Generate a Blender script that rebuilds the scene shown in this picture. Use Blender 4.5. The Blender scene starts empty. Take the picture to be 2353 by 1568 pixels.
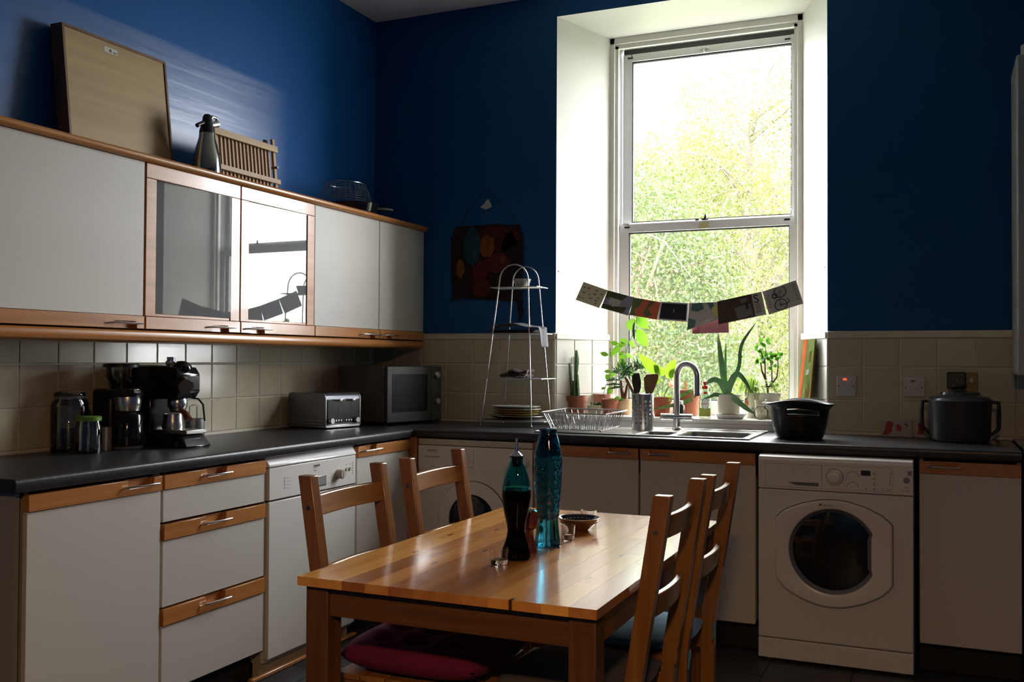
import bpy, bmesh, math, random
from math import sin, cos, pi, radians, sqrt, atan2
from mathutils import Vector, Matrix

random.seed(7)
C = bpy.context.scene.collection
scene = bpy.context.scene

# ------------------------------------------------------------------ camera
cam_d = bpy.data.cameras.new('camera')
cam = bpy.data.objects.new('camera', cam_d)
C.objects.link(cam)
YAW, PITCH, ROLL = .4122, .0186, .0053
s_, c_ = sin(YAW), cos(YAW)
fw = Vector((-s_, c_, 0)); up = Vector((0, 0, 1)); rt = Vector((c_, s_, 0))
F = fw * cos(PITCH) + up * sin(PITCH); U = up * cos(PITCH) - fw * sin(PITCH)
R3 = rt * cos(ROLL) + U * sin(ROLL); U3 = U * cos(ROLL) - rt * sin(ROLL)
M = Matrix((R3, U3, -F)).transposed().to_4x4()
M.translation = Vector((3.0485, -4.937, 1.2645))
cam.matrix_world = M
cam_d.sensor_width = 36; cam_d.lens = 2241.5 / 2353 * 36
cam_d.clip_start = .05; cam_d.clip_end = 300
scene.camera = cam

# ------------------------------------------------------------------ world: bright overcast sky
SKY = 21.0
w = bpy.data.worlds.new('overcast_sky'); scene.world = w
w.use_nodes = True
nt = w.node_tree; nt.nodes.clear()
wo = nt.nodes.new('ShaderNodeOutputWorld'); bg = nt.nodes.new('ShaderNodeBackground')
tc = nt.nodes.new('ShaderNodeTexCoord'); mp = nt.nodes.new('ShaderNodeMapping')
mp.inputs['Scale'].default_value = (1, 1, 2.6)
nz = nt.nodes.new('ShaderNodeTexNoise'); nz.inputs['Scale'].default_value = 2.2; nz.inputs['Detail'].default_value = 5
cr = nt.nodes.new('ShaderNodeValToRGB')
cr.color_ramp.elements[0].position = .3; cr.color_ramp.elements[0].color = (.80, .85, .92, 1)
cr.color_ramp.elements[1].position = .65; cr.color_ramp.elements[1].color = (1.0, .99, .96, 1)
nt.links.new(tc.outputs['Generated'], mp.inputs['Vector']); nt.links.new(mp.outputs['Vector'], nz.inputs['Vector'])
nt.links.new(nz.outputs['Fac'], cr.inputs['Fac']); nt.links.new(cr.outputs['Color'], bg.inputs['Color'])
bg.inputs['Strength'].default_value = SKY
nt.links.new(bg.outputs['Background'], wo.inputs['Surface'])
scene.view_settings.view_transform = 'Standard'
scene.view_settings.look = 'None'
scene.view_settings.exposure = 0.48
scene.view_settings.gamma = 1.0
scene.view_settings.use_curve_mapping = False
scene.cycles.max_bounces = 10
scene.cycles.diffuse_bounces = 5
scene.cycles.transparent_max_bounces = 24
scene.cycles.sample_clamp_indirect = 6
scene.cycles.use_denoising = True
scene.cycles.caustics_reflective = True
scene.cycles.caustics_refractive = False

# portal over the window opening: helps the sampling of the sky only
pl_d = bpy.data.lights.new('window_portal', 'AREA'); pl_d.shape = 'RECTANGLE'
pl_d.size = 1.0; pl_d.size_y = 2.1
pl_d.cycles.is_portal = True
pl = bpy.data.objects.new('window_portal', pl_d); C.objects.link(pl)
pl.location = (1.88, .52, 2.0); pl.rotation_euler = (radians(-90), 0, 0)

LAMP_W = 42.0      # warm bulb inside the pendant shade behind the camera

# ------------------------------------------------------------------ materials
MATS = {}
def mat(name, color, rough=.5, metal=0., spec=.5, noise=None, bump=None, coat=0., trans=0., ior=1.45, emit=None, sheen=0., obj_var=0.):
    """noise=(scale, stretch xyz, amount) varies the base colour; bump=(scale, strength)"""
    if name in MATS: return MATS[name]
    m = bpy.data.materials.new(name); m.use_nodes = True
    n = m.node_tree.nodes; l = m.node_tree.links
    b = n['Principled BSDF']
    col = (*color, 1)
    b.inputs['Base Color'].default_value = col
    b.inputs['Roughness'].default_value = rough
    b.inputs['Metallic'].default_value = metal
    b.inputs['Specular IOR Level'].default_value = spec
    b.inputs['IOR'].default_value = ior
    b.inputs['Transmission Weight'].default_value = trans
    b.inputs['Coat Weight'].default_value = coat
    b.inputs['Coat Roughness'].default_value = .08
    if sheen: b.inputs['Sheen Weight'].default_value = sheen
    if emit: b.inputs['Emission Color'].default_value = (*emit[0], 1); b.inputs['Emission Strength'].default_value = emit[1]
    tcn = n.new('ShaderNodeTexCoord')
    last = None
    if noise:
        sc, st, am = noise
        mpn = n.new('ShaderNodeMapping'); mpn.inputs['Scale'].default_value = st
        nn = n.new('ShaderNodeTexNoise'); nn.inputs['Scale'].default_value = sc; nn.inputs['Detail'].default_value = 4
        l.new(tcn.outputs['Object'], mpn.inputs['Vector']); l.new(mpn.outputs['Vector'], nn.inputs['Vector'])
        mr = n.new('ShaderNodeMapRange'); mr.inputs['From Min'].default_value = .3; mr.inputs['From Max'].default_value = .7
        mr.inputs['To Min'].default_value = 1 - am; mr.inputs['To Max'].default_value = 1 + am * .6
        l.new(nn.outputs['Fac'], mr.inputs['Value'])
        mx = n.new('ShaderNodeVectorMath'); mx.operation = 'SCALE'; mx.inputs[0].default_value = color
        l.new(mr.outputs['Result'], mx.inputs['Scale'])
        l.new(mx.outputs['Vector'], b.inputs['Base Color']); last = mx.outputs['Vector']
    if obj_var:
        oi = n.new('ShaderNodeObjectInfo'); mr2 = n.new('ShaderNodeMapRange')
        mr2.inputs['To Min'].default_value = 1 - obj_var; mr2.inputs['To Max'].default_value = 1 + obj_var
        l.new(oi.outputs['Random'], mr2.inputs['Value'])
        mx2 = n.new('ShaderNodeVectorMath'); mx2.operation = 'SCALE'
        if last: l.new(last, mx2.inputs[0])
        else: mx2.inputs[0].default_value = color
        l.new(mr2.outputs['Result'], mx2.inputs['Scale']); l.new(mx2.outputs['Vector'], b.inputs['Base Color'])
    if bump:
        nb = n.new('ShaderNodeTexNoise'); nb.inputs['Scale'].default_value = bump[0]; nb.inputs['Detail'].default_value = 5
        l.new(tcn.outputs['Object'], nb.inputs['Vector'])
        bp = n.new('ShaderNodeBump'); bp.inputs['Strength'].default_value = bump[1]; bp.inputs['Distance'].default_value = .01
        l.new(nb.outputs['Fac'], bp.inputs['Height']); l.new(bp.outputs['Normal'], b.inputs['Normal'])
    MATS[name] = m
    return m

def wood(name, c0, c1, axis=1, rough=.35, coat=.3, knots=False, var=.0, scale=1.0):
    """grain that runs along the given axis of the object"""
    if name in MATS: return MATS[name]
    m = bpy.data.materials.new(name); m.use_nodes = True
    n = m.node_tree.nodes; l = m.node_tree.links; b = n['Principled BSDF']
    tcn = n.new('ShaderNodeTexCoord'); mpn = n.new('ShaderNodeMapping')
    st = [34 * scale] * 3; st[axis] = 2.2 * scale
    mpn.inputs['Scale'].default_value = st
    oi = n.new('ShaderNodeObjectInfo')
    ad = n.new('ShaderNodeVectorMath'); ad.operation = 'MULTIPLY_ADD'
    cmb = n.new('ShaderNodeCombineXYZ')
    for k in range(3): l.new(oi.outputs['Random'], cmb.inputs[k])
    ad.inputs[1].default_value = (9, 9, 9)
    l.new(cmb.outputs[0], ad.inputs[0]); l.new(tcn.outputs['Object'], ad.inputs[2])
    l.new(ad.outputs[0], mpn.inputs['Vector'])
    nn = n.new('ShaderNodeTexNoise'); nn.inputs['Scale'].default_value = 1.0; nn.inputs['Detail'].default_value = 5; nn.inputs['Distortion'].default_value = .6
    l.new(mpn.outputs['Vector'], nn.inputs['Vector'])
    cr = n.new('ShaderNodeValToRGB'); cr.color_ramp.elements[0].position = .32; cr.color_ramp.elements[1].position = .68
    cr.color_ramp.elements[0].color = (*c0, 1); cr.color_ramp.elements[1].color = (*c1, 1)
    l.new(nn.outputs['Fac'], cr.inputs['Fac'])
    out = cr.outputs['Color']
    if var:
        mr2 = n.new('ShaderNodeMapRange'); mr2.inputs['To Min'].default_value = 1 - var; mr2.inputs['To Max'].default_value = 1 + var
        l.new(oi.outputs['Random'], mr2.inputs['Value'])
        hs = n.new('ShaderNodeHueSaturation'); hr = n.new('ShaderNodeMapRange'); hr.inputs['To Min'].default_value = .485; hr.inputs['To Max'].default_value = .508; l.new(oi.outputs['Random'], hr.inputs['Value']); l.new(hr.outputs['Result'], hs.inputs['Hue']); l.new(mr2.outputs['Result'], hs.inputs['Value']); l.new(out, hs.inputs['Color'])
        hs.inputs['Saturation'].default_value = 1.05
        out = hs.outputs['Color']
    if knots:
        mk = n.new('ShaderNodeMapping'); s2 = [15.0] * 3; s2[axis] = 5.0; s2[2] = 0.01; mk.inputs['Scale'].default_value = s2
        l.new(ad.outputs[0], mk.inputs['Vector'])
        vo = n.new('ShaderNodeTexVoronoi'); vo.voronoi_dimensions = '2D'; vo.inputs['Scale'].default_value = 1.0; vo.inputs['Randomness'].default_value = 1
        l.new(mk.outputs['Vector'], vo.inputs['Vector'])
        r2 = n.new('ShaderNodeValToRGB'); r2.color_ramp.elements[0].position = .045; r2.color_ramp.elements[0].color = (1, 1, 1, 1)
        r2.color_ramp.elements[1].position = .10; r2.color_ramp.elements[1].color = (0, 0, 0, 1)
        l.new(vo.outputs['Distance'], r2.inputs['Fac'])
        sp = n.new('ShaderNodeSeparateColor'); l.new(vo.outputs['Color'], sp.inputs['Color'])
        gt = n.new('ShaderNodeMath'); gt.operation = 'GREATER_THAN'; gt.inputs[1].default_value = .72; l.new(sp.outputs[0], gt.inputs[0])
        mu = n.new('ShaderNodeMath'); mu.operation = 'MULTIPLY'; l.new(r2.outputs['Color'], mu.inputs[0]); l.new(gt.outputs[0], mu.inputs[1])
        mx = n.new('ShaderNodeMix'); mx.data_type = 'RGBA'; l.new(mu.outputs[0], mx.inputs['Factor'])
        l.new(out, mx.inputs['A']); mx.inputs['B'].default_value = (.055, .02, .008, 1)
        out = mx.outputs['Result']
    l.new(out, b.inputs['Base Color'])
    b.inputs['Roughness'].default_value = rough; b.inputs['Coat Weight'].default_value = coat; b.inputs['Coat Roughness'].default_value = .12
    MATS[name] = m
    return m

def leafmat(name, color, tr=.5, rough=.45, obj_var=0.):
    if name in MATS: return MATS[name]
    m = bpy.data.materials.new(name); m.use_nodes = True
    n = m.node_tree.nodes; l = m.node_tree.links; n.clear()
    o = n.new('ShaderNodeOutputMaterial'); p = n.new('ShaderNodeBsdfPrincipled'); t = n.new('ShaderNodeBsdfTranslucent'); mx = n.new('ShaderNodeMixShader')
    p.inputs['Roughness'].default_value = rough
    tcn = n.new('ShaderNodeTexCoord'); nn = n.new('ShaderNodeTexNoise'); nn.inputs['Scale'].default_value = 6 if obj_var == 0 else 1.2
    l.new(tcn.outputs['Object'], nn.inputs['Vector'])
    mr = n.new('ShaderNodeMapRange'); mr.inputs['From Min'].default_value = .3; mr.inputs['From Max'].default_value = .7
    mr.inputs['To Min'].default_value = .7; mr.inputs['To Max'].default_value = 1.25
    l.new(nn.outputs['Fac'], mr.inputs['Value'])
    vm = n.new('ShaderNodeVectorMath'); vm.operation = 'SCALE'; vm.inputs[0].default_value = color; l.new(mr.outputs['Result'], vm.inputs['Scale'])
    vt = n.new('ShaderNodeVectorMath'); vt.operation = 'MULTIPLY'; vt.inputs[1].default_value = (1.25, 1.15, .6); l.new(vm.outputs[0], vt.inputs[0])
    l.new(vm.outputs[0], p.inputs['Base Color']); l.new(vt.outputs[0], t.inputs['Color'])
    mx.inputs['Fac'].default_value = tr
    l.new(p.outputs[0], mx.inputs[1]); l.new(t.outputs[0], mx.inputs[2]); l.new(mx.outputs[0], o.inputs['Surface'])
    MATS[name] = m
    return m

def panemat(name, tint=(1, 1, 1), refl=1.0, rough=0.0):
    """thin sheet of clear glass"""
    m = bpy.data.materials.new(name); m.use_nodes = True
    n = m.node_tree.nodes; l = m.node_tree.links; n.clear()
    o = n.new('ShaderNodeOutputMaterial'); t = n.new('ShaderNodeBsdfTransparent'); g = n.new('ShaderNodeBsdfGlossy'); mx = n.new('ShaderNodeMixShader')
    fr = n.new('ShaderNodeFresnel'); fr.inputs['IOR'].default_value = 1.5
    mu = n.new('ShaderNodeMath'); mu.operation = 'MULTIPLY'; mu.inputs[1].default_value = refl
    t.inputs['Color'].default_value = (*tint, 1); g.inputs['Roughness'].default_value = rough
    l.new(fr.outputs[0], mu.inputs[0]); l.new(mu.outputs[0], mx.inputs['Fac'])
    l.new(t.outputs[0], mx.inputs[1]); l.new(g.outputs[0], mx.inputs[2]); l.new(mx.outputs[0], o.inputs['Surface'])
    MATS[name] = m
    return m

blue = mat('blue_wall_paint', (.006, .068, .215), .6, spec=.25, bump=(14, .12), noise=(1.5, (1, 1, 1), .05))  # walls off the daylight: same paint as the left wall, base set darker
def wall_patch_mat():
    # same paint as the other walls, daylight put into its lighter blue; glossier below z = 2.62; its plaster ripples sideways there
    m = mat('blue_wall_daylit', (.006, .095, .335), .5, spec=.3, noise=(1.5, (1, 1, 1), .05)); n = m.node_tree.nodes; l = m.node_tree.links; b = n['Principled BSDF']
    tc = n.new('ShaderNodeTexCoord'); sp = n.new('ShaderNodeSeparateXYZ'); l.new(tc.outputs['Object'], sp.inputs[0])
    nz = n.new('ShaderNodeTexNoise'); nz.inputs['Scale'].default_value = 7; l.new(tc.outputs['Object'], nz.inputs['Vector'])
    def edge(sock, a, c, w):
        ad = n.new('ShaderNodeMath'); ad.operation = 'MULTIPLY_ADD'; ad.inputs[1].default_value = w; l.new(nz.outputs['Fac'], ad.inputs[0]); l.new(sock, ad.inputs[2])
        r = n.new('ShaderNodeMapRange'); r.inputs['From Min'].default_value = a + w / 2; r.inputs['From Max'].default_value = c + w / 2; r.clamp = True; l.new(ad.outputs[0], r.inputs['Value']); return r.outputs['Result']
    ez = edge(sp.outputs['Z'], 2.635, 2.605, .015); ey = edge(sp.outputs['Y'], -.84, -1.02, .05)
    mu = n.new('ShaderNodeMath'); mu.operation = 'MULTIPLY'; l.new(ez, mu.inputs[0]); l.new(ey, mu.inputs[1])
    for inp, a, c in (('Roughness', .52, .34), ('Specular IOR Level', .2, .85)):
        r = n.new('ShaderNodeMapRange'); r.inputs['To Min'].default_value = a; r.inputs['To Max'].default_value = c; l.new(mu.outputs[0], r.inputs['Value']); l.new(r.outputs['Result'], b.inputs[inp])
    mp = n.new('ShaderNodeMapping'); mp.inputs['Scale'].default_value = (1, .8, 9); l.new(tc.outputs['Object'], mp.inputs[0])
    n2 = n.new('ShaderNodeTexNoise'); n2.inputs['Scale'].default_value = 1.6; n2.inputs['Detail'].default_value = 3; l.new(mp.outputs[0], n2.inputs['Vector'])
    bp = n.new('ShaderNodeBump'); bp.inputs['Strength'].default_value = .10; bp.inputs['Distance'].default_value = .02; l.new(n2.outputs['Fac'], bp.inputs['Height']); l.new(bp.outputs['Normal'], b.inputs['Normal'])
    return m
ceilm = mat('ceiling_paint', (.78, .76, .73), .8)
whitep = mat('white_gloss_paint', (.88, .865, .80), .35, bump=(9, .05))
sashm = mat('sash_frame_paint', (.78, .78, .78), .4)
darkm = mat('dark_gap', (.012, .012, .012), .8)
floorm = mat('floor_tile', (.035, .037, .042), .45, noise=(3, (1, 1, 1), .25))
cream_tile = mat('cream_tile', (.50, .45, .33), .16, noise=(2.5, (1, 1, 1), .08), bump=(5, .12), obj_var=.05)
grout = mat('grout', (.62, .58, .48), .8)
worktopm = mat('worktop_laminate', (.030, .030, .033), .34, noise=(60, (1, 1, 1), .25), bump=(90, .08))
doorm = mat('off_white_door', (.53, .50, .45), .5, noise=(140, (1, 1, 1), .05))
carcm = mat('carcass_board', (.30, .28, .23), .6)
beech = wood('orange_beech_y', (.36, .135, .032), (.48, .20, .055), 1, .3, .35)
beechx = wood('orange_beech_x', (.36, .135, .032), (.48, .20, .055), 0, .3, .35)
beechz = wood('orange_beech_z', (.40, .16, .045), (.52, .23, .07), 2, .3, .35)
chrome = mat('brushed_chrome', (.66, .66, .66), .24, 1.)
wirem = mat('satin_wire', (.48, .48, .48), .28, 1.)
steel = mat('stainless_steel', (.55, .54, .52), .28, 1., noise=(6, (1, 30, 1), .06))
darksteel = mat('dull_steel', (.30, .30, .30), .35, 1.)
black = mat('black_plastic', (.012, .012, .013), .35)
blackg = mat('black_gloss', (.008, .008, .009), .12)
whitea = mat('appliance_white', (.64, .62, .58), .3)
whitew = mat('appliance_panel_white', (.68, .655, .61), .28)
greytxt = mat('grey_print', (.20, .20, .21), .6)
darkglass = mat('dark_door_glass', (.010, .010, .012), .08)
terra = mat('terracotta', (.30, .095, .045), .7, noise=(12, (1, 1, 1), .18))
soilm = mat('soil', (.02, .014, .010), .95, bump=(120, .6))
pane = panemat('window_glass')
clearg = panemat('clear_vessel_glass', (.93, .95, .95), 1.8)
redm = mat('red_plastic', (.60, .02, .015), .3)

# ------------------------------------------------------------------ mesh helpers
class MB:
    def __init__(s): s.v = []; s.f = []; s.m = []; s.mi = 0
    def setm(s, i): s.mi = i; return s
    def face(s, pts):
        b = len(s.v); s.v += [tuple(p) for p in pts]; s.f.append(list(range(b, b + len(pts)))); s.m.append(s.mi); return s
    def add(s, vs, fs):
        b = len(s.v); s.v += [tuple(p) for p in vs]
        for f in fs: s.f.append([i + b for i in f]); s.m.append(s.mi)
        return s
    def box(s, x0, x1, y0, y1, z0, z1):
        vs = [(x, y, z) for x in (x0, x1) for y in (y0, y1) for z in (z0, z1)]
        return s.add(vs, [(0, 1, 3, 2), (4, 6, 7, 5), (0, 4, 5, 1), (2, 3, 7, 6), (0, 2, 6, 4), (1, 5, 7, 3)])
    def obox(s, c, ax, ay, az, hx, hy, hz):
        c = Vector(c); ax = Vector(ax).normalized(); ay = Vector(ay).normalized(); az = Vector(az).normalized()
        vs = [c + ax * hx * a + ay * hy * b + az * hz * d for a in (-1, 1) for b in (-1, 1) for d in (-1, 1)]
        return s.add(vs, [(0, 1, 3, 2), (4, 6, 7, 5), (0, 4, 5, 1), (2, 3, 7, 6), (0, 2, 6, 4), (1, 5, 7, 3)])
    def hexa(s, bot, top):
        """bot and top: four corners each, same winding"""
        return s.add(list(bot) + list(top), [(3, 2, 1, 0), (4, 5, 6, 7), (0, 1, 5, 4), (1, 2, 6, 5), (2, 3, 7, 6), (3, 0, 4, 7)])
    def tube(s, pts, r, n=8, closed=False, cap=True):
        pts = [Vector(p) for p in pts]; N = len(pts)
        rr = r if isinstance(r, (list, tuple)) else [r] * N
        t0 = (pts[1] - pts[0]).normalized()
        a = Vector((0, 0, 1)) if abs(t0.z) < .9 else Vector((1, 0, 0))
        nrm = (a - t0 * a.dot(t0)).normalized()
        rings = []
        for i in range(N):
            if closed: t = pts[(i + 1) % N] - pts[i - 1]
            else: t = pts[min(i + 1, N - 1)] - pts[max(i - 1, 0)]
            t.normalize()
            nrm = nrm - t * nrm.dot(t)
            if nrm.length < 1e-6: nrm = t.orthogonal()
            nrm.normalize(); bn = t.cross(nrm)
            rings.append([pts[i] + (nrm * cos(2 * pi * k / n) + bn * sin(2 * pi * k / n)) * rr[i] for k in range(n)])
        vs = [p for rg in rings for p in rg]; fs = []
        for i in range(N if closed else N - 1):
            j = (i + 1) % N
            for k in range(n): fs.append((i * n + k, i * n + (k + 1) % n, j * n + (k + 1) % n, j * n + k))
        if cap and not closed:
            fs.append(tuple(reversed(range(n)))); fs.append(tuple(range((N - 1) * n, N * n)))
        return s.add(vs, fs)
    def cyl(s, p0, p1, r0, r1=None, n=20): return s.tube([p0, p1], [r0, r0 if r1 is None else r1], n)
    def lathe(s, prof, c=(0, 0, 0), n=28, sx=1., sy=1., mod=None, axis=None, cap=True):
        """prof [(r, z)...] about z, or about 'x'/'y' (profile height along that axis)"""
        c = Vector(c); vs = []
        for (r, z) in prof:
            for k in range(n):
                a = 2 * pi * k / n; q = r * (mod(a, z) if mod else 1)
                x, y = q * cos(a) * sx, q * sin(a) * sy
                if axis == 'x': p = Vector((z, x, y))
                elif axis == 'y': p = Vector((x, z, y))
                else: p = Vector((x, y, z))
                vs.append(c + p)
        fs = []
        for i in range(len(prof) - 1):
            for k in range(n): fs.append((i * n + k, i * n + (k + 1) % n, (i + 1) * n + (k + 1) % n, (i + 1) * n + k))
        if cap:
            if prof[0][0] > 1e-5: fs.append(tuple(reversed(range(n))))
            if prof[-1][0] > 1e-5: fs.append(tuple(range((len(prof) - 1) * n, len(prof) * n)))
        return s.add(vs, fs)
    def prism(s, pts, axis, a0, a1):
        """pts 2-D; axis 'x': pts are (y,z); 'y': (x,z); 'z': (x,y)"""
        def P(p, a):
            if axis == 'x': return (a, p[0], p[1])
            if axis == 'y': return (p[0], a, p[1])
            return (p[0], p[1], a)
        n = len(pts); vs = [P(p, a0) for p in pts] + [P(p, a1) for p in pts]
        fs = [tuple(range(n)), tuple(reversed(range(n, 2 * n)))] + [(i, n + i, n + (i + 1) % n, (i + 1) % n) for i in range(n)]
        return s.add(vs, fs)
    def sphere(s, c, r, n=12, m=8, sx=1, sy=1, sz=1):
        prof = [(r * sin(pi * i / m), -r * cos(pi * i / m) * sz) for i in range(m + 1)]
        return s.lathe(prof, c, n, sx, sy)

WM = {}
def mwof(o): return WM.get(o.name, Matrix.Identity(4))
def part(name, mb, mats, parent=None, smooth=False, bevel=0., seg=2, label=None, kind=None, angle=40, local=False):
    """one mesh object; mb is in world coordinates unless local"""
    me = bpy.data.meshes.new(name)
    me.from_pydata([tuple(v) for v in mb.v], [], mb.f)
    mats = mats if isinstance(mats, (list, tuple)) else [mats]
    for m in mats: me.materials.append(m)
    if len(mats) > 1: me.polygons.foreach_set('material_index', mb.m)
    bm = bmesh.new(); bm.from_mesh(me)
    bmesh.ops.remove_doubles(bm, verts=bm.verts, dist=1e-6)
    bmesh.ops.recalc_face_normals(bm, faces=bm.faces)
    bm.to_mesh(me); bm.free()
    if smooth:
        me.polygons.foreach_set('use_smooth', [True] * len(me.polygons))
        me.set_sharp_from_angle(angle=radians(angle))
    o = bpy.data.objects.new(name, me); C.objects.link(o)
    if parent is not None:
        W = mwof(parent)
        if not local: me.transform(W.inverted())
        o.parent = parent; WM[o.name] = W
    if bevel:
        bv = o.modifiers.new('bevel', 'BEVEL'); bv.width = bevel; bv.segments = seg; bv.limit_method = 'ANGLE'; bv.angle_limit = radians(35)
        if not smooth:
            me.polygons.foreach_set('use_smooth', [True] * len(me.polygons)); me.set_sharp_from_angle(angle=radians(30))
        bv.harden_normals = False
    if label: o['label'] = label
    if kind: o['kind'] = kind
    return o
def tag(o, label=None, cat=None, group=None, kind=None):
    if label: o['label'] = label
    if cat: o['category'] = cat
    if group: o['group'] = group
    if kind: o['kind'] = kind
    return o
def thing(name, label, cat, loc=(0, 0, 0), rz=0., group=None):
    o = bpy.data.objects.new(name, None); C.objects.link(o); o.empty_display_size = .05
    o.location = loc; o.rotation_euler = (0, 0, rz)
    WM[o.name] = Matrix.Translation(loc) @ Matrix.Rotation(rz, 4, 'Z')
    return tag(o, label, cat, group)
KIDS = {}
def copy_tree(o, parent=None):
    c = o.copy(); C.objects.link(c)
    c.parent = parent
    WM[c.name] = mwof(o)
    for ch in [k for k in o.children]: copy_tree(ch, c)
    return c
def inst(name, src, parent, loc, scale=None, rot=None):
    """cheap piece sharing mesh data with src"""
    o = bpy.data.objects.new(name, src.data if hasattr(src, 'data') else src); C.objects.link(o)
    o.parent = parent; o.location = loc
    if scale: o.scale = scale
    if rot: o.rotation_euler = rot
    return o
def text(s, size, m, parent, loc, facing='y', name='lettering', thick=.0004, align='LEFT', rotz=0., roll=0.):
    """flat letters standing on a face. facing 'y': read from -y; 'x': read from +x"""
    cu = bpy.data.curves.new('txt', 'FONT'); cu.body = s; cu.size = size; cu.align_x = align; cu.extrude = thick; cu.resolution_u = 3
    ob = bpy.data.objects.new('txt', cu); C.objects.link(ob)
    dg = bpy.context.evaluated_depsgraph_get()
    me = bpy.data.meshes.new_from_object(ob.evaluated_get(dg))
    bpy.data.objects.remove(ob)
    R = Matrix.Rotation(radians(90), 4, 'X')
    if facing == 'x': R = Matrix.Rotation(radians(90), 4, 'Z') @ R
    if facing == 'z': R = Matrix.Identity(4)
    me.transform(Matrix.Translation(loc) @ Matrix.Rotation(rotz, 4, 'Z') @ R @ Matrix.Rotation(roll, 4, 'Z'))
    me.materials.clear(); me.materials.append(m)
    o = bpy.data.objects.new(name, me); C.objects.link(o)
    if parent is not None:
        me.transform(mwof(parent).inverted()); o.parent = parent; WM[o.name] = mwof(parent)
    return o
def bez(p0, p1, p2, n=8):
    p0, p1, p2 = Vector(p0), Vector(p1), Vector(p2)
    return [p0 * (1 - t) ** 2 + p1 * 2 * t * (1 - t) + p2 * t * t for t in [i / n for i in range(n + 1)]]
def arc(c, r, a0, a1, n, plane='xz'):
    out = []
    for i in range(n + 1):
        a = a0 + (a1 - a0) * i / n
        if plane == 'xz': out.append((c[0] + r * cos(a), c[1], c[2] + r * sin(a)))
        elif plane == 'yz': out.append((c[0], c[1] + r * cos(a), c[2] + r * sin(a)))
        else: out.append((c[0] + r * cos(a), c[1] + r * sin(a), c[2]))
    return out

# ================================================================== SETTING
XR, YF, ZC = 4.35, -6.4, 3.256
def struct(name, mb, m, **k):
    o = part(name, mb, m, **k); o['kind'] = 'structure'; return o
# floor with separate tiles where it can be seen
fl = struct('floor', MB().box(-.1, XR + .1, YF - .1, .1, -.12, -.004), grout_dark := mat('floor_joint', (.015, .015, .016), .9))
tile_me = None
fx = 0
for i in range(11):
    for j in range(10):
        x0 = .42 + i * .33; y0 = -.6 - (j + 1) * .33
        if x0 + .33 > XR: continue
        if tile_me is None:
            t = part('tile', MB().box(0, .326, 0, .326, -.004, 0), floorm, fl, bevel=.0015, seg=1); tile_me = t.data; t.location = (x0, y0, 0)
        else: inst('tile', tile_me, fl, (x0, y0, 0))
struct('ceiling', MB().box(-.1, XR + .1, YF - .1, .5, ZC, ZC + .12), ceilm)
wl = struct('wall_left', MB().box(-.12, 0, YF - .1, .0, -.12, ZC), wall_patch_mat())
struct('wall_right', MB().box(XR, XR + .12, YF - .1, .0, -.12, ZC), blue)
struct('wall_front', MB().box(0, XR, YF - .12, YF, -.12, ZC), blue)
# back wall with a splayed opening
XL, XRr, ZS, ZT = 1.148, 2.556, .955, 3.134     # room side of the opening
IL, IR, IZ, IY = 1.3555, 2.4063, 3.074, .29     # window side
YB = .5
wb = MB()
def ring(mb, o, i, y):  # o,i = (x0,x1,z0,z1)
    ox0, ox1, oz0, oz1 = o; ix0, ix1, iz0, iz1 = i
    for a in (((ox0, oz0), (ix0, oz0), (ix0, oz1), (ox0, oz1)), ((ix1, oz0), (ox1, oz0), (ox1, oz1), (ix1, oz1)),
              ((ix0, oz0), (ix1, oz0), (ix1, iz0), (ix0, iz0)), ((ix0, iz1), (ix1, iz1), (ix1, oz1), (ix0, oz1))):
        mb.face([(p[0], y, p[1]) for p in a])
OUT = (-.12, XR + .12, -.12, ZC + .1)
ring(wb, OUT, (XL, XRr, ZS, ZT), 0.)
ring(wb, OUT, (IL, IR, ZS, IZ), YB)
wb.face([(-.12, 0, -.12), (-.12, YB, -.12), (-.12, YB, ZC + .1), (-.12, 0, ZC + .1)])
wb.face([(XR + .12, 0, -.12), (XR + .12, YB, -.12), (XR + .12, YB, ZC + .1), (XR + .12, 0, ZC + .1)])
wb.face([(-.12, 0, ZC + .1), (XR + .12, 0, ZC + .1), (XR + .12, YB, ZC + .1), (-.12, YB, ZC + .1)])
wback = struct('wall_back', wb, blue)
rv = MB()
A = [(XL, 0, ZS), (XL, 0, ZT), (XRr, 0, ZT), (XRr, 0, ZS)]; B = [(IL, IY, ZS), (IL, IY, IZ), (IR, IY, IZ), (IR, IY, ZS)]
D = [(IL, YB, ZS), (IL, YB, IZ), (IR, YB, IZ), (IR, YB, ZS)]
for P, Q in ((A, B), (B, D)):
    for k in range(4): rv.face([P[k], Q[k], Q[(k + 1) % 4], P[(k + 1) % 4]])
part('window_reveal', rv, whitep, wback)

# wall tiles: each an object, cushion edged
TZ = [(.925, 1.0735), (1.0765, 1.2355), (1.2385, 1.372)]
unit = MB().box(0, 1, -.006, 0, 0, 1)
def tile_mesh(wd, ht):
    mb = MB()
    e = .004
    mb.add([(0, 0, 0), (wd, 0, 0), (wd, 0, ht), (0, 0, ht), (e, -.006, e), (wd - e, -.006, e), (wd - e, -.006, ht - e), (e, -.006, ht - e),
            (0, -.0035, 0), (wd, -.0035, 0), (wd, -.0035, ht), (0, -.0035, ht)],
           [(0, 1, 9, 8), (1, 2, 10, 9), (2, 3, 11, 10), (3, 0, 8, 11), (8, 9, 5, 4), (9, 10, 6, 5), (10, 11, 7, 6), (11, 8, 4, 7), (4, 5, 6, 7)])
    return mb
TM = {}
white_tile = mat('white_reveal_tile', (.80, .78, .70), .16, noise=(2.5, (1, 1, 1), .05))
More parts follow.
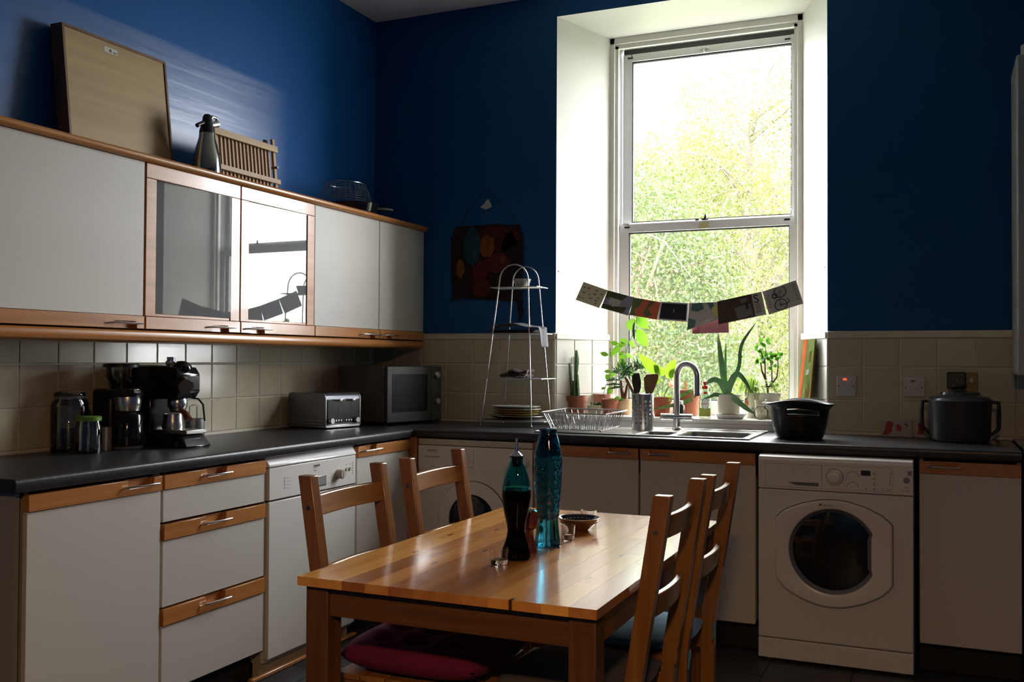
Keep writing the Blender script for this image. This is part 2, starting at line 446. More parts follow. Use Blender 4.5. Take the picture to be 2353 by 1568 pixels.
def put_tile(parent, x, y, z, wd, ht, rz, m=None):
    key = (round(wd, 4), round(ht, 4), m is None)
    if key not in TM:
        o = part('tile', tile_mesh(*key[:2]), m or cream_tile, parent, local=True); TM[key] = o.data
    else:
        o = bpy.data.objects.new('tile', TM[key]); C.objects.link(o); o.parent = parent
    o.location = (x, y, z); o.rotation_euler = (0, 0, rz)
# backing grout boards + top trims
part('grout', MB().box(0, .0072, -3.3, 0, .912, 1.372).box(0, .0041, -3.3, 0, 1.372, 1.40), grout, wl)
part('grout', MB().box(0, XL, -.0072, 0, .912, 1.372).box(XRr, XR, -.0072, 0, .912, 1.372), grout, wback)
part('tile_trim', MB().box(.0, .012, -3.3, 0, 1.373, 1.408), whitep_c := mat('cream_trim', (.55, .50, .40), .3), wl, bevel=.004)
part('tile_trim', MB().box(0, XL, -.012, 0, 1.373, 1.408), whitep_c, wback, bevel=.004)
part('tile_trim', MB().box(XRr, XR, -.012, 0, 1.373, 1.408), whitep_c, wback, bevel=.004)
part('tile_trim', MB().box(.0, .01, -3.3, -.0, .909, .923), whitep_c, wl, bevel=.003)
part('tile_trim', MB().box(0, XL, -.01, 0, .909, .923).box(XRr, XR, -.01, 0, .909, .923), whitep_c, wback, bevel=.003)
for (z0, z1) in TZ:
    k = 0; y = -.045
    put_tile(wl, .004, -.0425, z0, .0405, z1 - z0, radians(90))
    while y > -3.3:
        put_tile(wl, .004, y - .17 + .0015, z0, .167, z1 - z0, radians(90)); y -= .17
    xs = [(.007, .1635)] + [(.165 + .1625 * i + .0015, .165 + .1625 * (i + 1) - .0015) for i in range(6)]
    for a, b in xs: put_tile(wback, a, -.004, z0, min(b, XL - .002) - a, z1 - z0, 0)
    x = XRr
    while x < XR - .02:
        put_tile(wback, x + .0015, -.004, z0, min(.16, XR - x - .003), z1 - z0, 0); x += .163
# tiles on the reveals (three wide) and their trims
dv = Vector((IL - XL, IY, 0)); Lr = dv.length; angL = atan2(dv.y, dv.x)
dv2 = Vector((XRr - IR, -IY, 0)); angR = atan2(dv2.y, dv2.x)
for (z0, z1) in [(.987, 1.0735)] + TZ[1:]:
    for k in range(3):
        wd = Lr / 3 - .003
        p = Vector((XL, 0, 0)) + dv * ((k + .01) / 3)
        put_tile(wback, p.x, p.y, z0, wd, z1 - z0, angL, white_tile)
        p = Vector((IR, IY, 0)) + dv2 * ((k + .01) / 3)
        put_tile(wback, p.x, p.y, z0, wd, z1 - z0, angR, white_tile)
def along(p0, p1, n, t, z0, z1):
    """strip lying along p0-p1, thickness t towards n"""
    p0, p1, n = Vector(p0), Vector(p1), Vector(n).normalized() * t
    q = [p0, p1, p1 + n, p0 + n]
    return MB().hexa([(a.x, a.y, z0) for a in q], [(a.x, a.y, z1) for a in q])
nL = Vector((dv.y, -dv.x, 0)); nR = Vector((dv2.y, -dv2.x, 0))
part('tile_trim', along((XL, 0), (IL, IY), (nL.x, nL.y), .012, 1.373, 1.405), whitep, wback, bevel=.003)
part('tile_trim', along((IR, IY), (XRr, 0), (nR.x, nR.y), .012, 1.373, 1.405), whitep, wback, bevel=.003)
# timber upstand below the sill, behind the worktop
part('upstand', MB().box(XL, XRr, -.004, .0, .912, .944), whitep, wback)

# window board
sl = struct('trim_1', MB().prism([(XL - .0, -.018), (XRr + .0, -.018), (XRr, 0), (IR, IY), (IR, YB - .04), (IL, YB - .04), (IL, IY), (XL, 0)], 'z', .944, .967),
            mat('sill_paint', (.66, .64, .58), .35, noise=(8, (1, 12, 1), .06)), bevel=.003)
sl['label'] = 'painted window board crowded with pot plants'

# window 1: box frame, two sashes, glass
W1 = struct('window_1', MB()
    .box(IL, IL + .028, .29, .46, .967, IZ).box(IR - .028, IR, .29, .46, .967, IZ).box(IL, IR, .29, .46, IZ - .035, IZ), whitep, bevel=.002, seg=1)
part('staff_bead', MB().box(IL + .028, IL + .046, .305, .325, .967, 3.03).box(IR - .046, IR - .028, .305, .325, .967, 3.03).box(IL + .028, IR - .028, .305, .325, 3.015, 3.04), whitep, W1)
part('sash_channel', MB().box(IL + .028, IL + .040, .325, .46, .967, 3.04).box(IR - .040, IR - .028, .325, .46, .967, 3.04), mat('grey_channel', (.25, .25, .25), .5), W1)
def sash(name, x0, x1, z0, z1, gx0, gx1, gz0, gz1, y, th):
    f = MB()
    f.box(x0, gx0, y, y + th, z0, z1).box(gx1, x1, y, y + th, z0, z1).box(gx0, gx1, y, y + th, z0, gz0).box(gx0, gx1, y, y + th, gz1, z1)
    so = part(name, f, sashm, W1, bevel=.002, seg=1)
    b = MB(); q = .006
    b.box(gx0, gx0 + q, y + .01, y + th - .005, gz0, gz1).box(gx1 - q, gx1, y + .01, y + th - .005, gz0, gz1).box(gx0, gx1, y + .01, y + th - .005, gz0, gz0 + q).box(gx0, gx1, y + .01, y + th - .005, gz1 - q, gz1)
    part('glazing_bead', b, darkm, so)
    part('pane', MB().face([(gx0, y + th * .5, gz0), (gx1, y + th * .5, gz0), (gx1, y + th * .5, gz1), (gx0, y + th * .5, gz1)]), pane, so)
    return so
low = sash('lower_sash', 1.401, 2.383, .968, 2.028, 1.452, 2.333, 1.045, 1.980, .34, .042)
upp = sash('upper_sash', 1.403, 2.372, 2.000, 3.003, 1.453, 2.336, 2.042, 2.962, .392, .042)
v = MB()
for x in (1.43, 2.305): v.box(x, x + .03, .337, .342, 2.005, 2.013)
part('vent_slot', v, black, low)
v = MB()
for x in (1.43, 2.30): v.box(x, x + .03, .388, .394, 2.978, 2.986)
part('vent_slot', v, black, upp)
part('pulley_bracket', MB().cyl((1.87, .392, 2.985), (1.87, .375, 2.985), .012).box(1.845, 1.895, .385, .392, 2.98, 2.99).tube([(1.87, .38, 2.985), (1.87, .375, 2.965), (1.88, .375, 2.96)], .003), chrome, upp)
lk = MB().box(1.865, 1.90, .345, .375, 2.028, 2.036).box(1.83, 1.85, .345, .37, 2.028, 2.038)
lk.prism([(1.872, 2.036), (1.892, 2.036), (1.888, 2.060), (1.882, 2.062), (1.876, 2.045)], 'y', .352, .362)
part('sash_fastener', lk, darksteel, low)
part('opening_line', MB().box(1.405, 2.38, .40, .425, 3.003, 3.034), black, W1)
nt_ = part('sticky_note', MB().face([(1.853, .3385, 2.016), (1.905, .3385, 2.018), (1.905, .336, 1.985), (1.853, .336, 1.983)]).face([(1.853, .339, 2.016), (1.853, .3365, 1.983), (1.905, .3365, 1.985), (1.905, .339, 2.018)]), mat('yellow_paper', (.62, .58, .28), .7))
tag(nt_, 'small yellow sticky note on the meeting rail of the window', 'note')

# pendant lamp behind the camera (lit, warm)
lp = thing('pendant_lamp', 'warm pendant lamp hanging behind the viewer', 'lamp', (3.2, -5.5, 2.25))
part('cord', MB().cyl((3.2, -5.5, 2.37), (3.2, -5.5, ZC), .004, n=8), black, lp)
part('lamp_shade', MB().lathe([(.03, .13), (.09, .12), (.17, .0), (.168, .0), (.088, .115), (.03, .125)], (3.2, -5.5, 2.25), cap=False), mat('shade_metal', (.05, .05, .05), .5), lp, smooth=True)
ld = bpy.data.lights.new('bulb', 'AREA'); ld.shape = 'DISK'; ld.size = .24; ld.energy = LAMP_W; ld.color = (1, .56, .26)
lo = bpy.data.objects.new('bulb', ld); C.objects.link(lo); lo.parent = lp; lo.location = (0, 0, -.002)

# ================================================================== KITCHEN UNITS
ZW = .913          # worktop height
LF = .6215         # left run door face
BF = -.6467        # back run door face
class Run:
    """maps (a along the run, o outward from the door face, z) to the world"""
    def __init__(s, kind): s.k = kind
    def P(s, a, o, z):
        if s.k == 'L': return (LF + o, a, z)
        if s.k == 'U': return (.3352 + o, a, z)
        return (a, BF - o, z)
    def box(s, mb, a0, a1, o0, o1, z0, z1):
        p, q = s.P(a0, o0, z0), s.P(a1, o1, z1)
        return mb.box(min(p[0], q[0]), max(p[0], q[0]), min(p[1], q[1]), max(p[1], q[1]), z0, z1)
    def prism(s, mb, pts, o0, o1):
        n = len(pts)
        vs = [s.P(a, o0, z) for a, z in pts] + [s.P(a, o1, z) for a, z in pts]
        return mb.add(vs, [tuple(range(n)), tuple(reversed(range(n, 2 * n)))] + [(i, n + i, n + (i + 1) % n, (i + 1) % n) for i in range(n)])
def strip(run, parent, a0, a1, z0, z1, na, nb, h0, h1, flip=False, m=None, hz=None):
    """wooden grip rail with a finger notch and a wire pull"""
    m = m or (beechx if run.k == 'B' else beech)
    mb = MB(); d = .56 * (z1 - z0)
    if na is None:
        run.prism(mb, [(a0, z0), (a1, z0), (a1, z1), (a0, z1)], -.018, .004)
    else:
        r = .006
        if not flip:
            pts = [(a0, z0), (a1, z0), (a1, z1), (nb + .002, z1), (nb, z1 - r), (nb - .001, z1 - d + r), (nb - r, z1 - d), (na + r, z1 - d), (na + .001, z1 - d + r), (na, z1 - r), (na - .002, z1), (a0, z1)]
        else:
            pts = [(a0, z1), (a1, z1), (a1, z0), (nb + .002, z0), (nb, z0 + r), (nb - .001, z0 + d - r), (nb - r, z0 + d), (na + r, z0 + d), (na + .001, z0 + d - r), (na, z0 + r), (na - .002, z0), (a0, z0)]
        run.prism(mb, pts, -.0155, .007)
        run.box(mb, a0, a1, -.018, -.0155, z0, z1)
    r_ = part('grip_rail', mb, m, parent, bevel=.002)
    if h0 is not None:
        z = hz if hz else (z1 - .42 * (z1 - z0) if not flip else z0 + .42 * (z1 - z0))
        e = .012
        pts = [run.P(h0 + .004, .004, z - .004), run.P(h0 + e, .014, z - .002), run.P(h0 + 2.4 * e, .027, z), run.P(h1 - .004, .027, z), run.P(h1 - .001, .022, z), run.P(h1 - .001, .004, z)]
        part('handle', MB().tube(pts, .0033, 8), chrome, r_, smooth=True)
    return r_
def door(run, parent, a0, a1, z0, z1, name='door', m=None):
    return part(name, run.box(MB(), a0, a1, -.018, 0, z0, z1), m or doorm, parent, bevel=.0015)

L, B_, Up = Run('L'), Run('B'), Run('U')
# ---- left run
def carc_left(t, y0, y1, z0=.12, z1=.872):
    part('carcass', MB().box(.01, .600, y0, y0 + .016, z0, z1).box(.01, .600, y1 - .016, y1, z0, z1).box(.01, .600, y0, y1, z0, z0 + .016).box(.01, .02, y0, y1, z0, z1), carcm, t)
t = thing('base_cabinet', 'white base cupboard with orange wood rail at the left end of the counter', 'cabinet', (.3, -2.63, 0))
carc_left(t, -2.890, -2.362)
d_ = door(L, t, -2.896, -2.364, .115, .8106); strip(L, d_, -2.896, -2.364, .8116, .8616, -2.516, -2.402, -2.547, -2.394)
part('plinth', MB().box(.54, .556, -2.895, -2.366, .002, .118), darkm, t)
ep = thing('end_panel', 'grey green end panel under the near end of the left counter', 'panel', (.3, -2.93, 0))
part('panel', MB().box(.01, .600, -2.922, -2.904, .002, .872), mat('grey_green_board', (.30, .30, .26), .6), ep)
t = thing('drawer_unit', 'three drawer white unit with wood rails beside the dishwasher', 'cabinet', (.3, -2.08, 0))
carc_left(t, -2.360, -1.798)
for (z0, zb, zt, nm) in ((.6998, .8116, .8616, 1), (.4095, .6382, .6917, 2), (.118, .347, .4035, 3)):
    dr = door(L, t, -2.3527, -1.805, z0, zb - .001, 'drawer'); strip(L, dr, -2.3527, -1.805, zb, zt, -2.142, -2.037, -2.177, -2.024)
part('plinth', MB().box(.54, .556, -2.362, -1.80, .002, .118), darkm, t)
t = thing('base_cabinet', 'white corner cupboard right of the dishwasher, wood rail on top', 'cabinet', (.3, -.9, 0))
carc_left(t, -1.150, -.02)
d_ = door(L, t, -1.140, -.672, .128, .8106); strip(L, d_, -1.140, -.655, .8116, .8616, -1.075, -.985, -1.132, -.955)
part('plinth', MB().box(.54, .556, -1.15, -.6, .002, .118), darkm, t)
part('corner_post', MB().box(.604, .66, -.652, -.63, .10, .872), beechz, t)

# dishwasher
t = thing('dishwasher', 'white dishwasher with a round knob under the left counter', 'dishwasher', (.33, -1.48, 0))
part('body', MB().box(.02, .612, -1.792, -1.165, .06, .868), whitea, t, bevel=.002)
part('door', MB().box(.612, .632, -1.790, -1.168, .075, .694), whitea, t, bevel=.004)
pn = part('control_panel', MB().prism([(.606, .700), (.632, .700), (.632, .828), (.606, .828)], 'y', -1.790, -1.168), whitew, t, bevel=.003)
part('panel_gap_shade', MB().box(.60, .626, -1.79, -1.168, .694, .700).box(.60, .628, -1.79, -1.168, .828, .8305), darkm, t)  # dark strips in the gaps stand in for shadow lines round the panel
part('top_lip', MB().prism([(.58, .830), (.634, .830), (.634, .838), (.616, .862), (.58, .866)], 'y', -1.792, -1.166), mat('glossy_white_lip', (.8, .8, .79), .12, coat=.6), t, bevel=.004)
part('knob', MB().lathe([(.022, 0), (.022, .006), (.0205, .026), (.018, .029), (0, .029)], (.632, -1.308, .757), 20, axis='x').box(.655, .6625, -1.312, -1.304, .742, .772), mat('cream_knob', (.45, .40, .33), .4), t, smooth=True)
bt = MB()
for y in (-1.243, -1.215): bt.lathe([(.0075, 0), (.0075, .005), (0, .006)], (.632, y, .771), 12, axis='x')
part('button', bt, MATS['cream_knob'], t, smooth=True)
part('door_pull', MB().box(.6315, .634, -1.482, -1.400, .718, .762), darksteel, t, bevel=.001)
part('pull_recess', MB().box(.6335, .636, -1.472, -1.406, .724, .757), greytxt, t)
text('ZANUSSI', .012, mat('dark_print', (.05, .05, .05), .5), t, (.6325, -1.495, .805), 'x', 'brand_mark')
text('===\n===', .012, greytxt, t, (.6325, -1.49, .797), 'x', 'lettering')
text('1  --- --\n2  ---- -\n3  --- --\n4  --- -', .013, greytxt, t, (.6325, -1.695, .775), 'x', 'lettering')
text('i', .014, greytxt, t, (.6325, -1.385, .722), 'x'); text('-- ------', .007, greytxt, t, (.6325, -1.37, .722), 'x')
dd = MB()
for k in range(5): dd.box(.632, .633, -1.197, -1.192, .745 + k * .012, .749 + k * .012)
for y in (-1.243, -1.215): dd.box(.632, .633, y - .003, y + .003, .79, .793)
part('indicator', dd, MATS['dark_print'], t, kind='stuff')
part('plinth', MB().box(.575, .59, -1.79, -1.165, .012, .072), mat('beige_plinth', (.42, .37, .26), .5), t)
tb = struct('trim_2', MB().box(.59, .615, -1.86, -1.12, .0, .018), beech, bevel=.006)
part('filler', MB().box(.565, .60, -1.7965, -1.7925, .002, .87), MATS['beige_plinth'], t)

# ---- worktops
wk = thing('worktop', 'dark grey laminate worktop running along the left wall', 'worktop', (.3, -1.8, ZW))
def wt_prof(d, z=ZW, th=.040):
    r = .012
    out = [(0.002, z), (d - r, z)]
    for k in range(1, 6):
        a = pi / 2 * (1 - k / 5); out.append((d - r + r * cos(a), z - r + r * sin(a)))
    return out + [(d, z - th + .004), (d - .004, z - th), (0.002, z - th)]
mb = MB(); pr = wt_prof(.640)
n = len(pr); mb.add([(x, -2.949, z) for x, z in pr] + [(x, -.002, z) for x, z in pr], [tuple(range(n)), tuple(reversed(range(n, 2 * n)))] + [(i, n + i, n + (i + 1) % n, (i + 1) % n) for i in range(n)])
part('slab', mb, worktopm, wk, smooth=True, angle=50)
part('edge_cap', MB().box(.004, .628, -2.9512, -2.949, ZW - .039, ZW - .001), mat('dark_edging', (.02, .02, .02), .5), wk)
wk2 = thing('worktop', 'dark grey laminate worktop under the window, cut out for the sink', 'worktop', (2., -.3, ZW))
# back worktop is built in four pieces around the sink cut-out
SX0, SX1, SY0, SY1 = 1.27, 2.285, -.585, -.075
mb = MB()
pr = [(-y, z) for y, z in wt_prof(.654)]
def sweep(mb, pr, x0, x1):
    n = len(pr); mb.add([(x0, y, z) for y, z in pr] + [(x1, y, z) for y, z in pr], [tuple(range(n)), tuple(reversed(range(n, 2 * n)))] + [(i, n + i, n + (i + 1) % n, (i + 1) % n) for i in range(n)])
sweep(mb, pr, .6402, SX0 + .02)
sweep(mb, pr, SX1 - .02, 3.345)
front = [(y, z) for y, z in pr if y < -.55]; front = [(SY0 + .02, ZW)] + front + [(SY0 + .02, ZW - .04)]
sweep(mb, front, SX0 + .02, SX1 - .02)
mb.box(SX0 + .02, SX1 - .02, SY1 - .02, -.002, ZW - .04, ZW)
part('slab', mb, worktopm, wk2, smooth=True, angle=50)

# ---- back run
def carc_back(t, x0, x1, z0=.12, z1=.872):
    part('carcass', MB().box(x0, x0 + .016, -.625, -.01, z0, z1).box(x1 - .016, x1, -.625, -.01, z0, z1).box(x0, x1, -.625, -.01, z0, z0 + .016).box(x0, x1, -.02, -.01, z0, z1), carcm, t)
    part('plinth', MB().box(x0, x1, -.57, -.555, .002, .118), darkm, t)
t = thing('base_cabinet', 'white cupboard under the draining board, behind the blue bottles', 'cabinet', (1.55, -.3, 0)); carc_back(t, 1.312, 1.803, z1=.75)
d_ = door(B_, t, 1.312, 1.801, .128, .8106); strip(B_, d_, 1.312, 1.801, .8116, .8616, 1.665, 1.755, 1.645, 1.767)
part('filler', MB().box(1.290, 1.310, -.640, -.60, .02, .872), beechz, t)
t = thing('base_cabinet', 'white cupboard under the sink, left of the washing machine', 'cabinet', (2.06, -.3, 0)); carc_back(t, 1.809, 2.325, z1=.75)
d_ = door(B_, t, 1.810, 2.323, .1279, .8106); strip(B_, d_, 1.810, 2.323, .8116, .8616, 1.855, 1.945, 1.834, 1.956)
t = thing('base_cabinet', 'white cupboard right of the washing machine', 'cabinet', (3.16, -.3, 0)); carc_back(t, 2.975, 3.345)
d_ = door(B_, t, 2.977, 3.3435, .1279, .8106); strip(B_, d_, 2.977, 3.3435, .8116, .8616, 3.02, 3.115, 3.002, 3.132)

# old washing machine in the corner
t = thing('washing_machine', 'older white washing machine in the corner, left of the blue bottles', 'washing machine', (.98, -.35, 0))
part('body', MB().box(.671, 1.2856, -.655, -.06, .012, .800), whitea, t, bevel=.004)
part('top_plate', MB().box(.671, 1.2856, -.656, -.06, .838, .867), mat('old_cream', (.50, .46, .36), .4), t, bevel=.003)
part('control_panel', MB().box(.671, 1.2856, -.658, -.5, .718, .835), whitea, t, bevel=.002)
dr = part('door', MB().lathe([(.186, -.652), (.186, -.664), (.178, -.668), (.176, -.668), (.125, -.672), (.122, -.668)], (.972, 0, .483), 40, axis='y', cap=False), whitea, t, smooth=True)
part('door_gap', MB().lathe([(.188, -.655), (.188, -.660), (.184, -.660)], (.972, 0, .483), 40, axis='y', cap=False), black, dr)
part('door_glass', MB().lathe([(.122, -.668), (.116, -.664), (.08, -.672), (0, -.676)], (.972, 0, .483), 36, axis='y', cap=False), darkglass, dr, smooth=True)
part('dial', MB().lathe([(.030, -.658), (.030, -.664), (.022, -.676), (0, -.677)], (1.238, 0, .770), 24, axis='y', cap=False), whitew, t, smooth=True)
text('ELECTRA', .014, greytxt, t, (.722, -.6590, .806), 'y', 'brand_mark'); text('1200 EXTRA WASH', .010, greytxt, t, (.707, -.6590, .776), 'y')
text('extra', .010, greytxt, t, (.742, -.6590, .731), 'y')
mk = MB()
for x, z in ((.935, .80), (.95, .785), (.90, .76), (.93, .765)): mk.box(x, x + .006, -.6592, -.658, z, z + .003)
for a0, a1, z0, z1 in ((.946, .966, .733, .7345), (.946, .9475, .733, .748), (.9645, .966, .733, .748), (.975, .9756, .728, .830)): mk.box(a0, a1, -.6592, -.658, z0, z1)
part('marking', mk, greytxt, t, kind='stuff')

# ---- front-loading washing machine
t = thing('washing_machine', 'white front loader with a large dark porthole, between the sink cupboard and right cupboard', 'washing machine', (2.65, -.4, 0))
X0, X1, WY = 2.346, 2.955, -.7106
part('body', MB().box(X0, X1, WY, -.08, .098, .722), whitea, t, bevel=.006)
part('kick_panel', MB().box(X0, X1, WY, -.09, .012, .0945), whitea, t, bevel=.004)
top = MB().prism([(-.08, .725), (WY, .725), (WY, .845), (WY + .008, .858), (WY + .022, .8645), (-.08, .868)], 'x', X0, X1)
cp = part('control_panel', top, whitew, t, bevel=.003)
ft = MB()
for x in (X0 + .04, X1 - .04): ft.cyl((x, WY + .05, 0.0), (x, WY + .05, .014), .02)
part('foot', ft, MATS['beige_plinth'], t, kind='stuff')
# door: flat-sided bezel
cx0, cz0 = 2.649, .482
def bez_outline(s=1.):
    pts = []
    hw, hh = .229 * s, .22 * s
    # right side
    n = 12
    top = [(-.229, .126), (-.19, .160), (-.12, .190), (-.05, .206), (0., .210), (.05, .206), (.12, .188), (.19, .155), (.229, .120)]
    bot = [(.229, -.126), (.19, -.166), (.12, -.203), (.05, -.224), (0, -.229), (-.05, -.226), (-.12, -.206), (-.19, -.170), (-.229, -.120)]
    return [(cx0 + x * s, cz0 + z * s) for x, z in top + bot]
o1, o2, o3 = bez_outline(1.), bez_outline(.975), []
R = .172; RI = .158
N = len(o1)
def circ(r, y, notch=True, m=48):
    out = []
    for k in range(m):
        a = 2 * pi * k / m; x, z = r * cos(a), r * sin(a)
        out.append((x, y, z))
    return out
# build front annulus by bridging an outline resampled by angle
def by_angle(r_or_outline, y, m=64, cut=None):
    out = []
    for k in range(m):
        a = 2 * pi * k / m + .001; dx, dz = cos(a), sin(a)
        if isinstance(r_or_outline, list):
            best = None
            O_ = r_or_outline
            for i in range(len(O_)):
                x1, z1 = O_[i][0] - cx0, O_[i][1] - cz0; x2, z2 = O_[(i + 1) % len(O_)][0] - cx0, O_[(i + 1) % len(O_)][1] - cz0
                den = dx * (z2 - z1) - dz * (x2 - x1)
                if abs(den) < 1e-12: continue
                tt = (x1 * (z2 - z1) - z1 * (x2 - x1)) / den; uu = (x1 * dz - z1 * dx) / den
                if tt > 0 and -1e-6 <= uu <= 1 + 1e-6: best = tt if best is None else max(best, tt)
            r = best
        else:
            r = r_or_outline
            if cut and dx > 0 and r * dx > cut and abs(r * dz) < .075: r = cut / dx
        out.append((cx0 + r * dx, y, cz0 + r * dz))
    return out
def bridge(mb, loops):
    m = len(loops[0]); vs = [p for l_ in loops for p in l_]; fs = []
    for i in range(len(loops) - 1):
        for k in range(m): fs.append((i * m + k, i * m + (k + 1) % m, (i + 1) * m + (k + 1) % m, (i + 1) * m + k))
    return mb.add(vs, fs)
dbz = part('door', bridge(MB(), [by_angle(o1, WY - .001), by_angle(o1, WY - .020), by_angle(o2, WY - .028), by_angle(.186, WY - .030), by_angle(.176, WY - .026, cut=.150), by_angle(.166, WY - .012, cut=.138), by_angle(.160, WY - .008, cut=.134)]), whitew, t, smooth=True, angle=30)
part('door_gap', bridge(MB(), [by_angle(bez_outline(1.01), WY - .0005), by_angle(bez_outline(1.01), WY - .003), by_angle(bez_outline(.99), WY - .003)]), black, dbz)
part('grey_ring', bridge(MB(), [by_angle(.174, WY - .0255, cut=.1495), by_angle(.160, WY - .009, cut=.1335)]), mat('ring_grey', (.16, .165, .18), .3), dbz, smooth=True)
part('door_glass', bridge(MB(), [by_angle(.161, WY - .008, cut=.1345), by_angle(.12, WY - .016, cut=.125), by_angle(.07, WY - .019), by_angle(.001, WY - .020)]), darkglass, dbz, smooth=True, angle=80)
lt = MB().box(2.598, 2.606, WY - .0325, WY - .031, .669, .676)
part('emblem', lt, mat('maroon_print', (.12, .015, .02), .5), dbz); text('HOTPOINT', .0085, greytxt, dbz, (2.609, WY - .0315, .668), 'y', 'brand_mark')
# panel outline, drawer, dial, display, marks
def frame_lines(mb, x0, x1, z0, z1, y, w=.0012):
    mb.box(x0, x1, y - .0006, y, z0, z0 + w).box(x0, x1, y - .0006, y, z1 - w, z1).box(x0, x0 + w, y - .0006, y, z0, z1).box(x1 - w, x1, y - .0006, y, z0, z1)
ol = MB(); frame_lines(ol, 2.374, 2.604, .734, .832, WY); frame_lines(ol, 2.604, 2.880, .734, .832, WY, .0009)
part('panel_outline', ol, greytxt, cp)
part('drawer_pull', MB().prism([(2.465, .756), (2.592, .757), (2.592, .743), (2.50, .744)], 'y', WY - .0015, WY), mat('mid_grey', (.12, .125, .14), .4), cp)
part('dial', MB().lathe([(.033, 0), (.033, -.005), (.029, -.006), (.025, -.007), (.022, -.022), (.016, -.024), (0, -.024)], (2.655, WY, .785), 32, axis='y', cap=False), whitew, cp, smooth=True)
part('dial_ring', MB().lathe([(.035, 0), (.035, -.002), (.030, -.0065)], (2.655, WY, .785), 32, axis='y', cap=False), greytxt, cp, smooth=True)
part('display', MB().box(2.757, 2.794, WY - .0015, WY, .797, .818), black, cp)
mk = MB()
for cz in (.792, .748):
    for k in range(7):
        a = pi * (.06 + .88 * k / 6); x = 2.725 + .023 * cos(a); z = cz + .020 * sin(a)
        mk.box(x - .0018, x + .0018, WY - .0008, WY, z - .0018, z + .0018)
for k in range(4):
    z = .808 - k * .0215
    mk.box(2.806, 2.809, WY - .0008, WY, z - .004, z + .003)
    frame_lines(mk, 2.806, 2.822, z - .005, z + .005, WY, .0007)
for k in range(7): mk.box(2.872 - k * .0012, 2.876 - k * .0012, WY - .0008, WY, .816 - k * .0085, .819 - k * .0085)
mk.box(2.774, 2.778, WY - .0008, WY, .742, .748)
for a, z in ((2.836, .742), (2.862, .742)): mk.box(a, a + .004, WY - .0008, WY, z, z + .003)
frame_lines(mk, 2.848, 2.872, .738, .748, WY, .0006)
part('marking', mk, MATS['dark_print'], cp, kind='stuff')
part('badge', MB().box(2.934, 2.950, WY - .0008, WY, .806, .824).lathe([(.0125, 0), (.0125, -.0008), (0, -.0008)], (2.930, WY, .786), 20, axis='y', cap=False), greytxt, cp)
for i, (x, z) in enumerate(((2.420, .822), (2.482, .822), (2.535, .822))):
    text('------\n' + '\n'.join(['-- ----'] * (6 - i)), .0075, greytxt, cp, (x, WY - .0006, z), 'y')
text('A+', .014, greytxt, cp, (2.922, WY - .0006, .752), 'y'); text('AQUARIUS+', .006, greytxt, cp, (2.912, WY - .0006, .742), 'y')

# cooker at the right edge of the picture
t = thing('cooker', 'dark cooker just inside the right edge of the picture', 'cooker', (3.65, -.34, 0))
part('body', MB().box(3.352, 3.95, -.655, -.03, .10, .905), mat('cooker_enamel', (.02, .02, .022), .3), t, bevel=.004)
part('hob', MB().box(3.352, 3.95, -.66, -.03, .905, .922), blackg, t, bevel=.003)
part('handle', MB().tube([(3.39, -.66, .80), (3.39, -.70, .80), (3.92, -.70, .80), (3.92, -.66, .80)], .008), chrome, t, smooth=True)
part('plinth', MB().box(3.36, 3.94, -.60, -.58, .0, .10), darkm, t)
part('pan_support', MB().tube([(3.40, -.55, .935), (3.62, -.55, .935)], .006).tube([(3.51, -.64, .935), (3.51, -.42, .935)], .006).tube([(3.40, -.55, .922), (3.40, -.55, .937)], .005).tube([(3.62, -.55, .922), (3.62, -.55, .937)], .005), black, t)

# ================================================================== WALL CUPBOARDS
UB, UT = 1.3702, 1.9952
top_t = thing('cornice', 'long rounded wood cornice along the top of the wall cupboards', 'trim', (.18, -1.6, UT))
cz = [( .004, UT + .001), (.352, UT + .001), (.360, UT + .008), (.362, UT + .018), (.356, UT + .026), (.344, UT + .029), (.004, UT + .029)]
mb = MB(); n = len(cz); mb.add([(x, -3.6, z) for x, z in cz] + [(x, -.003, z) for x, z in cz], [tuple(range(n)), tuple(reversed(range(n, 2 * n)))] + [(i, n + i, n + (i + 1) % n, (i + 1) % n) for i in range(n)])
part('board', mb, beech, top_t, smooth=True, angle=60)
pel = thing('pelmet', 'wood light pelmet under the wall cupboards', 'trim', (.18, -1.6, UB))
cz = [(.004, UB - .006), (.336, UB - .006), (.342, UB - .014), (.344, UB - .026), (.340, UB - .040), (.330, UB - .048), (.004, UB - .048)]
mb = MB(); n = len(cz); mb.add([(x, -3.6, z) for x, z in cz] + [(x, -.003, z) for x, z in cz], [tuple(range(n)), tuple(reversed(range(n, 2 * n)))] + [(i, n + i, n + (i + 1) % n, (i + 1) % n) for i in range(n)])
part('board', mb, beech, pel, smooth=True, angle=60)
ZST = 1.4185
frostm = mat('smoky_door_glass', (.155, .16, .165), .015, spec=.6, ior=1.62)
